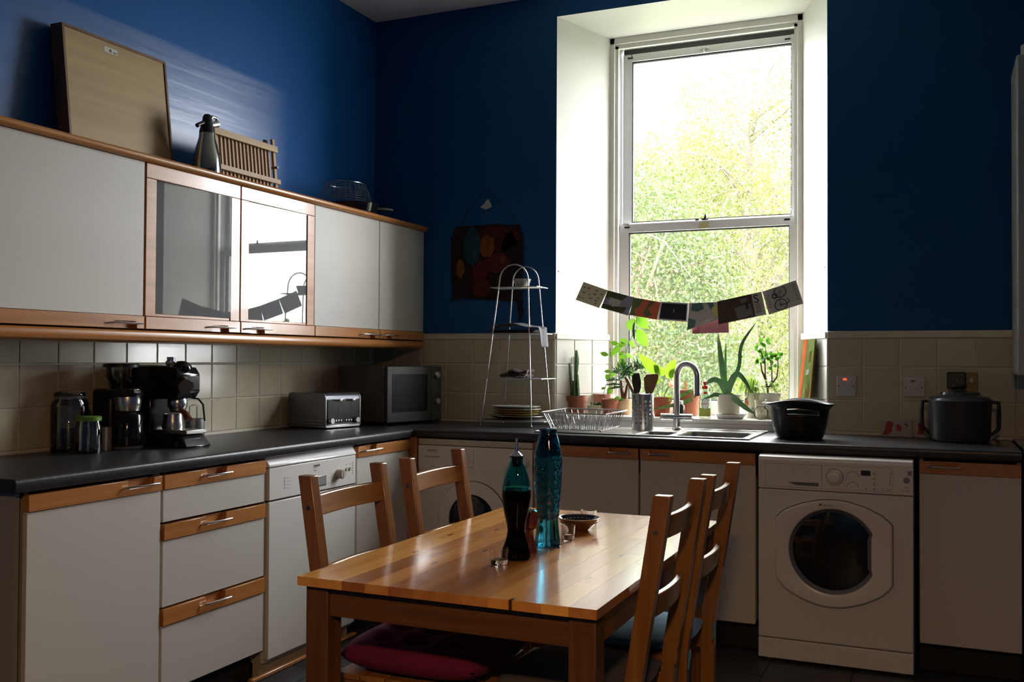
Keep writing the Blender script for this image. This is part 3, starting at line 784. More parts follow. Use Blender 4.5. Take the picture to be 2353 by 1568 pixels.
def wall_cab(y0, y1, label, glass, na, nb, h0, h1, turn=0.):
    t = thing('wall_cabinet', label, 'cabinet', (.17, (y0 + y1) / 2, UB), group=None)
    part('carcass', MB().box(.006, .315, y0, y0 + .015, UB, UT).box(.006, .315, y1 - .015, y1, UB, UT).box(.006, .315, y0, y1, UB, UB + .015).box(.006, .315, y0, y1, UT - .015, UT).box(.006, .012, y0, y1, UB, UT), carcm, t)
    a0, a1 = y0 + .002, y1 - .002
    if glass:
        g0, g1, gz0, gz1 = y0 + .054, y1 - .058, 1.4295, 1.938
        fr = MB()
        Up.box(fr, a0, a1, -.018, .002, gz1, UT - .001)
        Up.box(fr, a0, g0, -.018, .002, ZST, gz1 - .001); Up.box(fr, g1, a1, -.018, .002, ZST, gz1 - .001)
        Up.box(fr, g0, g1, -.018, -.002, ZST, gz0)
        d = part('door', fr, beech, t, bevel=.0015)
        gl = Up.box(MB(), g0 - .002, g1 + .002, -.012, -.006, gz0, gz1)
        gl.v = [(x + (y - (g0 + g1) / 2) * turn, y, z) for x, y, z in gl.v]
        part('glass_panel', gl, frostm, d)
    else:
        d = part('door', Up.box(MB(), a0, a1, -.018, 0, ZST, UT - .001), doorm, t, bevel=.0015)
    strip(Up, d, a0, a1, UB, ZST - .0015, na, nb, h0, h1, flip=True, hz=1.389)
    return t
wall_cab(-3.05, -2.160, 'wide white wall cupboard at the left edge, under the leaning board', False, -2.309, -2.199, -2.349, -2.184)
wall_cab(-2.1555, -1.6165, 'wall cupboard with a wood framed grey glass door, left of the two', True, -1.79, -1.69, -1.837, -1.665, turn=.036)
wall_cab(-1.6135, -1.0785, 'wall cupboard with a wood framed glass door reflecting the window', True, -1.545, -1.455, -1.603, -1.421, turn=.016)
wall_cab(-1.0767, -.4915, 'white wall cupboard right of the reflecting glass door', False, -.63, -.54, -.702, -.505)
wall_cab(-.4899, -.004, 'white wall cupboard in the corner below the black colander', False, -.45, -.37, -.475, -.335)

# boiler on the right
t = thing('boiler', 'white wall boiler cut by the right edge of the picture', 'boiler', (3.6, -.18, 1.2))
part('casing', MB().box(3.352, 3.80, -.35, -.014, 1.206, 2.559), mat('boiler_white', (.42, .43, .42), .4), t, bevel=.008)
part('flue', MB().cyl((3.42, -.25, 2.559), (3.42, -.25, 2.62), .045), MATS['boiler_white'], t, smooth=True)
# ================================================================== DINING TABLE
pine = wood('varnished_pine', (.62, .275, .070), (.76, .39, .125), 1, .25, .7, knots=True, var=.36, scale=.6)
pineleg = wood('shaded_pine_z', (.11, .045, .012), (.18, .08, .022), 2, .3, .3)  # pine of legs and aprons darkened to stand in for their shade
pineap = wood('shaded_pine_x', (.11, .045, .012), (.18, .08, .022), 0, .3, .3)
pineapy = wood('shaded_pine_y', (.11, .045, .012), (.18, .08, .022), 1, .3, .3)
TX0, TX1, TY0, TY1, TZ1 = 1.635, 2.392, -2.985, -1.742, .740
t = thing('dining_table', 'varnished pine dining table with knotty strip top in the middle of the kitchen', 'table', (2.013, -2.36, 0))
rnd = random.Random(11)
nw = 12; wd = (TX1 - TX0) / nw
for i in range(nw):
    cut = [TY0] + sorted(rnd.uniform(TY0 + .2, TY1 - .2) for _ in range(rnd.choice([1, 1, 2]))) + [TY1]
    if any(cut[k + 1] - cut[k] < .18 for k in range(len(cut) - 1)): cut = [TY0, TY0 + rnd.uniform(.35, .9), TY1]
    for k in range(len(cut) - 1):
        y0, y1 = cut[k], cut[k + 1]
        part('plank', MB().box(TX0 + i * wd + .0002, TX0 + (i + 1) * wd - .0002, y0 + .0002, y1 - .0002, .7185, TZ1), pine, t)
for x in (TX0 + .010, TX1 - .072):
    for y in (TY0 + .022, TY1 - .084):
        part('leg', MB().box(x, x + .062, y, y + .062, 0, .718), pineleg, t, bevel=.003)
part('apron', MB().box(TX0 + .072, TX1 - .072, TY0 + .034, TY0 + .054, .645, .718), pineap, t)
part('apron', MB().box(TX0 + .072, TX1 - .072, TY1 - .054, TY1 - .034, .645, .718), pineap, t)
part('apron', MB().box(TX0 + .020, TX0 + .040, TY0 + .084, TY1 - .084, .645, .718), pineapy, t)
part('apron', MB().box(TX1 - .040, TX1 - .020, TY0 + .084, TY1 - .084, .645, .718), pineapy, t)

# chairs (built facing +x, back posts at x = 0)
cw_z = wood('chair_pine_z', (.23, .095, .024), (.34, .155, .042), 2, .28, .45)
cw_y = wood('chair_pine_y', (.27, .115, .03), (.40, .185, .052), 1, .28, .45)
cw_x = wood('chair_pine_x', (.23, .095, .024), (.34, .155, .042), 0, .28, .45)
def make_chair(name, label):
    t = thing(name, label, 'chair', (0, 0, 0), group=None)
    lean = lambda z: 0 if z < .46 else -(z - .46) * .158
    for s in (-1, 1):
        y0, y1 = s * .178 - .017, s * .178 + .017
        mb = MB()
        zs = [0, .44, .50, .95]
        rings = []
        for z in zs:
            x = lean(z); rings.append([(x - .021, y0, z), (x + .021, y0, z), (x + .021, y1, z), (x - .021, y1, z)])
        vs = [p for r in rings for p in r]; fs = [(3, 2, 1, 0), (12, 13, 14, 15)]
        for i in range(3):
            for k in range(4): fs.append((i * 4 + k, i * 4 + (k + 1) % 4, (i + 1) * 4 + (k + 1) % 4, (i + 1) * 4 + k))
        mb.add(vs, fs)
        p = part('back_post', mb, cw_z, t, bevel=.003)
        part('screw_cap', MB().lathe([(.006, 0), (.006, .0008), (0, .001)], (lean(.865), s * .1951 if s > 0 else -.1951, .865), 12, axis='y').lathe([(.006, -.001), (.006, 0), (0, 0)], (lean(.865), s * .195, .865), 12, axis='y'), darksteel, p)
    for zc, h in ((.868, .056), (.678, .056)):
        mb = MB(); n = 10; vs = []
        for i in range(n + 1):
            y = -.162 + .324 * i / n; bow = -.016 * (1 - (2 * i / n - 1) ** 2)
            x = lean(zc) + bow + .004
            dz = h / 2; tl = -.158 * dz
            vs += [(x - .009 - tl, y, zc - dz), (x + .009 - tl, y, zc - dz), (x + .009 + tl, y, zc + dz), (x - .009 + tl, y, zc + dz)]
        fs = [(3, 2, 1, 0), tuple(range(n * 4, n * 4 + 4))]
        for i in range(n):
            for k in range(4): fs.append((i * 4 + k, i * 4 + (k + 1) % 4, (i + 1) * 4 + (k + 1) % 4, (i + 1) * 4 + k))
        mb.add(vs, fs)
        part('back_rail', mb, cw_y, t, bevel=.003)
    for s in (-1, 1):
        part('leg', MB().box(.355, .392, s * .178 - .0175, s * .178 + .0175, 0, .428), cw_z, t, bevel=.003)
        part('stretcher', MB().box(.018, .358, s * .178 - .008, s * .178 + .008, .17, .20), cw_x, t, bevel=.002)
        part('seat_rail', MB().box(.018, .358, s * .178 - .010, s * .178 + .010, .375, .428), cw_x, t, bevel=.002)
    part('seat_rail', MB().box(.365, .383, -.164, .164, .375, .428), cw_y, t, bevel=.002)
    for i in range(5):
        x = .024 + i * .0755
        part('slat', MB().box(x, x + .071, -.192, .192, .4285, .444), cw_y, t, bevel=.002)
    return t
ch = make_chair('dining_chair', 'wooden ladder-back chair with the magenta cushion, near left side of the table')
ch.location = (1.575, -2.573, 0)
for lab, loc, rz in (('wooden ladder-back chair beyond the first on the left side of the table', (1.582, -2.055, 0), 0),
                     ('wooden ladder-back chair with a grey cushion, nearest on the right of the table', (2.386, -2.537, 0), pi),
                     ('wooden ladder-back chair with the teal blue cushion, far right of the table', (2.392, -2.083, 0), pi)):
    c = copy_tree(ch); c['label'] = lab; c.location = loc; c.rotation_euler = (0, 0, rz)
tag(ch, group='ladder-back chairs round the table')
for o in bpy.data.objects:
    if o.name.startswith('dining_chair'): o['group'] = 'ladder-back chairs round the table'

def cushion(name, label, m, cx, cy, hx, hy, z0, th, tuft, ties):
    mb = MB(); n = 30; vs = []; fs = []
    def edge(u): return max(0., 1 - abs(u) ** 5) ** .45
    for lay in (0, 1):
        for i in range(n + 1):
            for j in range(n + 1):
                u, v = -1 + 2 * i / n, -1 + 2 * j / n
                # rounded square
                uu = u * (1 - .10 * v * v); vv = v * (1 - .10 * u * u)
                e = edge(u) * edge(v)
                h = th / 2 * e
                if tuft and lay:
                    for (a, b) in tuft:
                        d2 = ((u - a) ** 2 + (v - b) ** 2)
                        h -= th * .60 * math.exp(-d2 / .018)
                vs.append((cx + hx * uu, cy + hy * vv, z0 + th / 2 + (h if lay else -h)))
    N = (n + 1) ** 2
    for lay in (0, 1):
        for i in range(n):
            for j in range(n):
                a = lay * N + i * (n + 1) + j; fs.append((a, a + 1, a + n + 2, a + n + 1))
    mb.add(vs, fs)
    t = thing(name, label, 'cushion', (cx, cy, z0))
    part('pad', mb, m, t, smooth=True, angle=80)
    if tuft:
        for (a, b) in tuft: part('button', MB().sphere((cx + hx * a * .97, cy + hy * b * .97, z0 + th * .57), .009, 10, 6, sz=.5), m, t, smooth=True)
    for (x, y) in ties:
        s = 1 if x > 2 else -1
        part('tie', MB().tube([(x - s * .03, y, z0 + .010), (x - s * .006, y * 1.0 + .03, z0 + .012), (x + s * .02, y + .026, z0 + .012), (x + s * .027, y, z0 + .008), (x + s * .026, y - .014, z0 - .03)], [.004, .004, .004, .005, .002], 6), m, t, smooth=True)
    return t
mag = mat('magenta_cotton', (.15, .008, .050), .9, noise=(30, (1, 1, 1), .15), bump=(200, .2))
teal = mat('teal_cotton', (.05, .22, .33), .85, noise=(25, (1, 1, 1), .12), bump=(200, .2), sheen=.2)
greyc = mat('grey_cotton', (.10, .10, .105), .85, noise=(25, (1, 1, 1), .12), bump=(200, .2))
cushion('seat_cushion', 'plump magenta tufted cushion on the near left chair', mag, 1.80, -2.575, .215, .20, .4445, .085, [(a, b) for a in (-.5, 0, .5) for b in (-.5, 0, .5)], [])
cushion('seat_cushion', 'flat grey cushion tied to the near right chair', greyc, 2.20, -2.537, .185, .185, .4445, .030, None, [(2.385, -2.395), (2.385, -2.72)])
cushion('seat_cushion', 'teal blue cushion tied to the far right chair', teal, 2.206, -2.083, .190, .188, .4445, .032, None, [(2.391, -1.945), (2.391, -2.26)])

# ---- on the table
tealg = mat('teal_bottle_glass', (.12, .52, .58), .03, trans=1., ior=1.42)
tealg2 = mat('blue_bottle_glass', (.03, .23, .34), .04, trans=1., ior=1.42)
t = thing('oil_bottle', 'short blue green fish-shaped bottle of dark liquid with a metal pourer', 'bottle', (2.031, -2.576, TZ1))
cx, cy = 2.031, -2.576
def fishmod(a, z): return 1.
prof = [(.0, .741), (.034, .741), (.0385, .748), (.038, .760), (.033, .778), (.0262, .800), (.0240, .815), (.0262, .832), (.0325, .858), (.0375, .885), (.0400, .908), (.0392, .930), (.0345, .955), (.0270, .978), (.0205, .992), (.0168, .999), (.0185, 1.004), (.0165, 1.008)]
inner = [(r - .003, z) for r, z in reversed(prof[3:]) if z > .925] + [(.035, .922), (0, .922)]
tailmod = lambda a, z: 1 + (.06 * cos(8 * a) if z < .80 else .012 * cos(16 * a + 220 * z) * (1 if z < .95 else 0))
part('glass_body', MB().lathe(prof + inner, (cx, cy, 0), 48, .98, .82, mod=tailmod), tealg, t, smooth=True, angle=60)
liq = [(0, .7403)] + [(r * 1.004, max(z, .7405)) for r, z in prof[1:12] if z < .92] + [(.0396, .9205), (0, .9205)]
part('dark_liquid', MB().lathe(liq, (cx, cy, 0), 48, .98, .82, mod=tailmod), mat('balsamic', (.002, .001, .001), .06, spec=.08), t, smooth=True, angle=50)
part('eye', MB().tube(arc((cx - .010, cy - .0245, .952), .006, 0, 2 * pi, 16)[:-1], .0012, 6, closed=True), tealg, t, smooth=True)
part('stopper', MB().lathe([(.0, .982), (.011, .982), (.0125, 1.006), (.0185, 1.008), (.0185, 1.011), (0, 1.012)], (cx, cy, 0), 20), black, t, smooth=True)
part('pourer', MB().lathe([(.017, 1.011), (.010, 1.018), (.005, 1.022), (.0042, 1.04), (.0026, 1.056), (.0014, 1.056)], (cx, cy, 0), 16), chrome, t, smooth=True)
part('dip_tube', MB().cyl((cx, cy, .945), (cx, cy, .985), .0012, n=6), black, t)

t = thing('water_bottle', 'tall blue scaled fish-shaped water bottle behind the oil bottle', 'bottle', (2.038, -2.368, TZ1))
cx, cy = 2.038, -2.368
prof = [(0, .744), (.036, .744), (.037, .752), (.0335, .775), (.031, .80), (.0305, .815), (.0335, .835), (.0355, .86), (.038, .89), (.0400, .92), (.0412, .95), (.0410, .975), (.0392, 1.0), (.0355, 1.02), (.0305, 1.04), (.0255, 1.055), (.0250, 1.060), (.0272, 1.0635), (.0272, 1.067), (.0235, 1.067)]
fine = []
for i in range(len(prof) - 1):
    (r0, z0), (r1, z1) = prof[i], prof[i + 1]
    m = max(1, int((z1 - z0) / .004))
    for k in range(m): fine.append((r0 + (r1 - r0) * k / m, z0 + (z1 - z0) * k / m))
fine.append(prof[-1])
def scales(a, z):
    if z < .815: return 1 + .035 * cos(12 * a)
    if z > 1.012: return 1.
    row = int((z - .815) / .0135); f = ((z - .815) / .0135) % 1
    return 1 + .05 * abs(sin(7 * a + (row % 2) * pi / 2)) * f
inner = [(r - .0035, z) for r, z in reversed(prof[3:]) if z > .99] + [(.034, .988), (0, .988)]
part('glass_body', MB().lathe(fine + inner, (cx, cy, 0), 84, .98, .86, mod=scales), tealg2, t, smooth=True, angle=50)
part('base_plate', MB().obox((cx, cy, .7425), (1, .3, 0), (-.3, 1, 0), (0, 0, 1), .037, .037, .002), tealg2, t, bevel=.001)
for (dx, dz) in ((-.012, 0), (.018, -.003)):
    for r in (.007, .0035): part('eye', MB().tube([(cx + dx + r * cos(2 * pi * k / 16), cy - sqrt(max(0, .036 ** 2 - dx * dx)) * .86 + .002, 1.028 + dz + r * sin(2 * pi * k / 16)) for k in range(16)], .0012, 6, closed=True), tealg2, t, smooth=True)

t = thing('pepper_mill', 'small amber brown pepper mill squeezed between the two fish bottles', 'mill', (2.024, -2.47, TZ1))
part('body', MB().lathe([(0, .7405), (.022, .7405), (.021, .752), (.013, .775), (.011, .795), (.013, .800)], (2.024, -2.47, 0), 24), mat('amber_wood', (.13, .025, .006), .15, coat=.8), t, smooth=True)
part('head', MB().lathe([(.013, .8015), (.022, .806), (.0235, .830), (.020, .850), (.012, .855), (0, .855)], (2.026, -2.47, 0), 24), MATS['amber_wood'], t, smooth=True)

bowlo = mat('bowl_outside', (.16, .07, .03), .15, coat=.5); navy = mat('navy_glaze', (.006, .008, .03), .06, coat=.8); whiteg = mat('white_glaze', (.6, .6, .56), .15)
t = thing('painted_bowl', 'shallow navy and white painted bowl behind the bottles', 'bowl', (2.03, -2.10, TZ1))
bx, by = 2.035, -2.10
part('body', MB().lathe([(0, .7405), (.030, .7405), (.032, .744), (.048, .757), (.060, .773), (.0625, .780)], (bx, by, 0), 48, cap=False), bowlo, t, smooth=True)
part('inside', MB().lathe([(.0625, .7802), (.058, .776), (.044, .760), (.028, .750), (0, .748)], (bx, by, 0), 48, cap=False), navy, t, smooth=True)
part('rim_line', MB().tube([(bx + .0628 * cos(2 * pi * k / 48), by + .0628 * sin(2 * pi * k / 48), .7795) for k in range(48)], .0013, 6, closed=True), whiteg, t, smooth=True)
dm = MB()
for k in range(26):
    a = 2 * pi * k / 26; r = .0525; dm.sphere((bx + r * cos(a), by + r * sin(a), .7700), .0028, 8, 4, sz=.5)
part('scallop_dots', dm, mat('cream_glaze', (.45, .42, .30), .2), t, smooth=True, kind='stuff')
dm = MB()
for k in range(7):
    a = 2 * pi * k / 7; r = .025; dm.sphere((bx + r * cos(a), by + r * sin(a), .7505), .006, 8, 4, sz=.25)
part('ochre_dots', dm, mat('ochre_glaze', (.35, .17, .02), .2), t, smooth=True, kind='stuff')
dm = MB()
for k in range(40):
    a = 2 * pi * k / 40; r = .0552; dm.sphere((bx + r * cos(a), by + r * sin(a), .7660), .002, 6, 4)
part('dark_dots', dm, navy, t, kind='stuff')

glassm = mat('clear_thick_glass', (1, 1, 1), .02, trans=1., ior=1.38)
def tealight(label, x, y, r, h, wax=False):
    t = thing('candle_glass', label, 'glass', (x, y, TZ1), group=None)
    z = TZ1 + .0006
    prof = [(0, z), (r * .86, z), (r * .9, z + .003), (r, z + h), (r * .93, z + h), (r * .80, z + h * .30), (0, z + h * .25)]
    part('body', MB().lathe(prof, (x, y, 0), 40, mod=lambda a, q: 1 + .02 * cos(20 * a)), glassm, t, smooth=True, angle=50)
tealight('small clear ribbed candle glass in front of the oil bottle', 2.019, -2.655, .0245, .041)
tealight('clear candle glass at the far end beyond the painted bowl', 2.017, -1.955, .026, .040)
tealight('clear candle glass half hidden right of the tall fish bottle', 2.058, -2.255, .020, .042)

# ================================================================== LEFT COUNTER
Z = ZW + .0005
jarg = clearg
def jar(name, label, x, y, r, h, neck, lid_m, lid_h, clip=False, fill=None):
    t = thing(name, label, 'jar', (x, y, Z))
    z1 = Z + h - lid_h
    prof = [(0, Z), (r * .93, Z), (r, Z + .008), (r, z1 - .035), (r * .97, z1 - .022), (neck, z1 - .006), (neck, z1)]
    th = .0028
    inner = [(neck - th, z1), (neck - th, z1 - .008), (r - th - .002, z1 - .03), (r - th, Z + .012), (0, Z + .008)]
    part('glass_body', MB().lathe(prof + inner, (x, y, 0), 40), jarg, t, smooth=True, angle=60)
    if clip:
        part('glass_lid', MB().lathe([(0, z1 + .004), (neck + .002, z1 + .004), (neck + .004, z1 + .010), (neck, z1 + .02), (neck * .8, z1 + .024), (0, z1 + .024)], (x, y, 0), 36), jarg, t, smooth=True)
        part('wire_clip', MB().tube([(x + (neck + .003) * cos(2 * pi * k / 30), y + (neck + .003) * sin(2 * pi * k / 30), z1 - .004) for k in range(30)], .0016, 6, closed=True).tube([(x + neck, y - .01, z1 - .004), (x + neck + .014, y - .012, z1 - .02), (x + neck + .012, y, z1 + .012), (x + neck * .6, y, z1 + .026)], .0016, 6), chrome, t, smooth=True)
        part('seal', MB().lathe([(neck + .003, z1), (neck + .003, z1 + .004), (neck - .004, z1 + .004), (neck - .004, z1)], (x, y, 0), 30), mat('grey_rubber', (.2, .2, .2), .6), t)
    else:
        part('lid', MB().lathe([(0, z1 - .002), (neck + .0035, z1 - .002), (neck + .004, z1 + lid_h - .003), (neck, z1 + lid_h), (0, z1 + lid_h)], (x, y, 0), 36, mod=lambda a, q: 1 + .006 * cos(30 * a)), lid_m, t, smooth=True)
    if fill:
        part('contents', MB().lathe([(0, Z + .009), (r - th - .001, Z + .013), (r - th - .001, Z + fill), (r * .5, Z + fill + .008), (0, Z + fill + .004)], (x, y, 0), 30), mat('coffee_beans', (.018, .010, .006), .5, bump=(160, 1.)), t, smooth=True)
    return t
jar('storage_jar', 'large clip-top glass jar against the tiles, left of the coffee grinder', .076, -2.258, .066, .226, .052, None, .026, clip=True, fill=.075)
jar('storage_jar', 'small glass jar with a green lid in front of the large jar', .200, -2.283, .047, .134, .041, mat('green_lid', (.10, .22, .03), .4), .014)
t = thing('cardboard_box', 'small pale brown box between the green-lidded jar and coffee grinder', 'box', (.145, -2.135, Z))
part('carton', MB().obox((.170, -2.186, Z + .044), (1, .12, 0), (-.12, 1, 0), (0, 0, 1), .024, .018, .044), mat('kraft_card', (.16, .12, .085), .7), t, bevel=.001)

t = thing('coffee_grinder', 'black coffee grinder with a clear bean hopper and chrome collar', 'coffee grinder', (.125, -2.068, Z))
gx, gy = .196, -2.092
part('body', MB().lathe([(0, Z + .012), (.056, Z + .012), (.058, Z + .02), (.056, Z + .13), (.046, Z + .142), (0, Z + .142)], (gx, gy, 0), 36), blackg, t, smooth=True)
part('base_ring', MB().lathe([(0, Z), (.055, Z), (.058, Z + .004), (.058, Z + .010), (.055, Z + .012), (0, Z + .012)], (gx, gy, 0), 36), mat('mid_grey_metal', (.16, .16, .16), .4, .5), t, smooth=True)
part('chrome_collar', MB().lathe([(.040, Z + .142), (.045, Z + .146), (.054, Z + .198), (.052, Z + .203), (0, Z + .203)], (gx, gy, 0), 36), steel, t, smooth=True)
part('back_housing', MB().box(.045, gx - .052, gy - .035, gy + .045, Z, Z + .228), black, t, bevel=.012)
part('grind_ring', MB().lathe([(.0, Z + .20), (.064, Z + .20), (.068, Z + .206), (.068, Z + .226), (.062, Z + .230), (0, Z + .23)], (gx - .012, gy, 0), 36, mod=lambda a, q: 1 + .012 * cos(36 * a)), black, t, smooth=True)
part('hopper', MB().lathe([(.036, Z + .230), (.040, Z + .245), (.056, Z + .275), (.058, Z + .312), (.056, Z + .312), (.053, Z + .276), (.037, Z + .248)], (gx - .030, gy - .004, 0), 32, cap=False), jarg, t, smooth=True)
part('beans', MB().lathe([(0, Z + .233), (.034, Z + .235), (.045, Z + .262), (.02, Z + .272), (0, Z + .274)], (gx - .030, gy - .004, 0), 24), MATS['coffee_beans'], t, smooth=True)
part('hopper_lid', MB().lathe([(0, Z + .312), (.068, Z + .312), (.068, Z + .322), (.062, Z + .326), (0, Z + .326)], (gx - .032, gy - .004, 0), 36, mod=lambda a, q: 1 + .008 * cos(40 * a)), black, t, smooth=True)
part('spout', MB().obox((gx + .045, gy - .010, Z + .222), (1, 0, 0), (0, 1, 0), (0, 0, 1), .014, .016, .008), chrome, t, bevel=.002)
text('De', .018, MATS['dark_print'], t, (gx + .0535, gy - .012, Z + .165), 'x', 'brand_mark')

t = thing('espresso_machine', 'black and chrome espresso machine beside the coffee grinder', 'coffee machine', (.22, -1.92, Z))
ey0, ey1 = -1.985, -1.860
mb = MB().box(.055, .205, ey0, ey1, Z + .02, Z + .19)
part('column', mb, blackg, t, bevel=.006)
part('head', MB().prism([(.055, Z + .188), (.325, Z + .188), (.345, Z + .215), (.345, Z + .285), (.325, Z + .312), (.055, Z + .312)], 'y', ey0, ey1), blackg, t, bevel=.008)
part('top_deck', MB().box(.06, .30, ey0 + .006, ey1 - .006, Z + .312, Z + .319), darksteel, t, bevel=.002)
part('steam_knob', MB().lathe([(.016, Z + .318), (.021, Z + .326), (.020, Z + .336), (.015, Z + .338), (.016, Z + .352), (0, Z + .353)], (.275, ey0 + .035, 0), 24), chrome, t, smooth=True)
part('boiler_cap', MB().sphere((.305, ey0 + .06, Z + .306), .042, 24, 10, sz=.75), blackg, t, smooth=True)
g_ = part('gauge', MB().tube([(.325, ey0 + .03, Z + .262), (.368, ey0 + .012, Z + .240)], [.024, .027], 24).tube([(.368, ey0 + .012, Z + .240), (.374, ey0 + .0095, Z + .237)], [.030, .029], 24), black, t, smooth=True)
part('gauge_ring', MB().tube([(.371 + .0, ey0 + .011, Z + .2385), (.377, ey0 + .0085, Z + .2355)], [.0305, .0305], 28), chrome, g_, smooth=True)
part('gauge_face', MB().tube([(.3765, ey0 + .0087, Z + .2358), (.3785, ey0 + .0079, Z + .2350)], [.0265, .0265], 24), mat('gauge_face', (.10, .09, .085), .1), g_)
part('group_head', MB().lathe([(0, Z + .150), (.034, Z + .150), (.038, Z + .158), (.038, Z + .182), (.034, Z + .190), (0, Z + .19)], (.285, -1.922, 0), 32), chrome, t, smooth=True)
pf = part('portafilter', MB().lathe([(0, Z + .132), (.020, Z + .132), (.030, Z + .140), (.032, Z + .152), (0, Z + .152)], (.285, -1.922, 0), 28), steel, t, smooth=True)
part('portafilter_handle', MB().tube([(.315, -1.930, Z + .142), (.345, -1.940, Z + .128), (.362, -1.945, Z + .108)], [.010, .013, .015], 12), mat('walnut_handle', (.14, .045, .015), .3), pf, smooth=True)
part('steam_wand', MB().tube([(.30, -1.868, Z + .19), (.345, -1.872, Z + .186), (.372, -1.875, Z + .165), (.382, -1.876, Z + .10)], .0038, 8), black, t, smooth=True)
part('drip_tray', MB().box(.19, .385, ey0 + .004, ey1 - .004, Z + .052, Z + .068), steel, t, bevel=.003)
part('base', MB().hexa([(.055, ey0 - .012, Z), (.398, ey0 - .012, Z), (.398, ey1 + .012, Z), (.055, ey1 + .012, Z)], [(.055, ey0, Z + .050), (.362, ey0, Z + .050), (.362, ey1, Z + .050), (.055, ey1, Z + .050)]), blackg, t, bevel=.008)
t = thing('milk_jug', 'steel milk jug standing on the espresso machine drip tray', 'jug', (.268, -1.935, Z + .068))
part('body', MB().lathe([(0, Z + .0685), (.040, Z + .0685), (.042, Z + .075), (.038, Z + .10), (.036, Z + .128), (.034, Z + .128), (.034, Z + .08), (0, Z + .075)], (.272, -1.932, 0), 32), steel, t, smooth=True)
part('handle', MB().tube([(.272, -1.898, Z + .12), (.272, -1.874, Z + .115), (.272, -1.872, Z + .085), (.272, -1.893, Z + .078)], .003, 8), steel, t, smooth=True)
t = thing('shot_glass', 'small shot glass left of the milk jug on the counter', 'glass', (.20, -2.01, Z))
part('body', MB().lathe([(0, Z), (.016, Z), (.0195, Z + .062), (.0180, Z + .062), (.0145, Z + .012), (0, Z + .012)], (.215, -2.035, 0), 24), jarg, t, smooth=True)
t = thing('steel_mug', 'grey steel mug behind the espresso machine with a wire handle', 'mug', (.24, -1.78, Z))
part('body', MB().lathe([(0, Z), (.038, Z), (.040, Z + .004), (.040, Z + .100), (.038, Z + .100), (.037, Z + .01), (0, Z + .008)], (.250, -1.785, 0), 32), mat('grey_steel', (.22, .22, .22), .4, .7), t, smooth=True)
part('handle', MB().tube([(.236, -1.80, Z + .10), (.236, -1.80, Z + .150), (.252, -1.79, Z + .158), (.262, -1.785, Z + .15), (.262, -1.785, Z + .10)], .002, 6), chrome, t, smooth=True)

# toaster
def local_thing(name, label, cat, loc, rz): return thing(name, label, cat, loc, rz)
t = thing('toaster', 'chrome and grey four-slot toaster left of the microwave', 'toaster', (.290, -.905, Z), radians(-12))
# local: front (levers) faces +x, width along +y, depth to -x
def lp_(name, mb, m, par, **k):
    return part(name, mb, m, par, local=True, **k)
D_, W_, H_ = .272, .238, .166
def rrect(a0, a1, b0, b1, r, n=5):
    out = []
    for (cx_, cy_, s0) in ((a1 - r, b1 - r, 0), (a0 + r, b1 - r, pi / 2)):
        for i in range(n + 1):
            a = s0 + pi / 2 * i / n; out.append((cx_ + r * cos(a), cy_ + r * sin(a)))
    return out + [(a0, b0), (a1, b0)]
lp_('shell', MB().prism(rrect(-D_, -.002, .018, H_ + .010, .028), 'y', .002, W_ - .002), mat('toaster_grey', (.16, .165, .18), .32, .6), t, bevel=.002)
lp_('side_frame', MB().prism(rrect(-D_, 0, .012, H_ + .013, .03), 'y', -.004, .006), mat('toaster_side', (.20, .205, .22), .35, .6), t, bevel=.002)
lp_('side_frame', MB().prism(rrect(-D_, 0, .012, H_ + .013, .03), 'y', W_ - .006, W_ + .004), MATS['toaster_side'], t, bevel=.002)
lp_('front_plate', MB().box(-.004, .002, .010, W_ - .010, .028, H_ - .02), mat('toaster_front', (.03, .03, .033), .3, .6), t, bevel=.001)
lp_('base', MB().box(-D_ + .005, -.001, .002, W_ - .002, .006, .020), chrome, t, bevel=.002)
for s in (.085, .175):
    lv = lp_('lever_slot', MB().box(.0015, .003, s - .003, s + .003, .050, .140), black, t)
    lp_('lever', MB().tube([(.003, s, .140), (.022, s, .142)], .003, 8).tube([(.022, s - .016, .140), (.022, s - .006, .146), (.022, s + .006, .146), (.022, s + .016, .140)], .0045, 8), chrome, lv, smooth=True)
for s in (.03, .205):
    lp_('knob', MB().lathe([(.016, .002), (.016, .014), (.013, .018), (0, .018)], (0, s, .040), 20, axis='x'), chrome, t, smooth=True)
for s in (.065, .082, .099, .135, .152, .169):
    lp_('button', MB().lathe([(.0045, .002), (.0045, .006), (0, .007)], (0, s, .040), 10, axis='x'), chrome, t, smooth=True)
for x_, y_ in ((-.02, .01), (-.02, W_ - .01), (-D_ + .02, .01), (-D_ + .02, W_ - .01)):
    lp_('foot', MB().cyl((x_, y_, 0), (x_, y_, .008), .006, n=10), black, t)
for s in (.055, .10, .15, .195):
    lp_('bread_slot', MB().box(-D_ + .03, -.03, s - .009, s + .009, H_ + .008, H_ + .0108), black, t)
lp_('trim_line', MB().box(-D_ + .01, -.02, -.0052, -.0038, .024, .026).box(-D_ + .01, -.02, -.0052, -.0038, .040, .042), chrome, t)

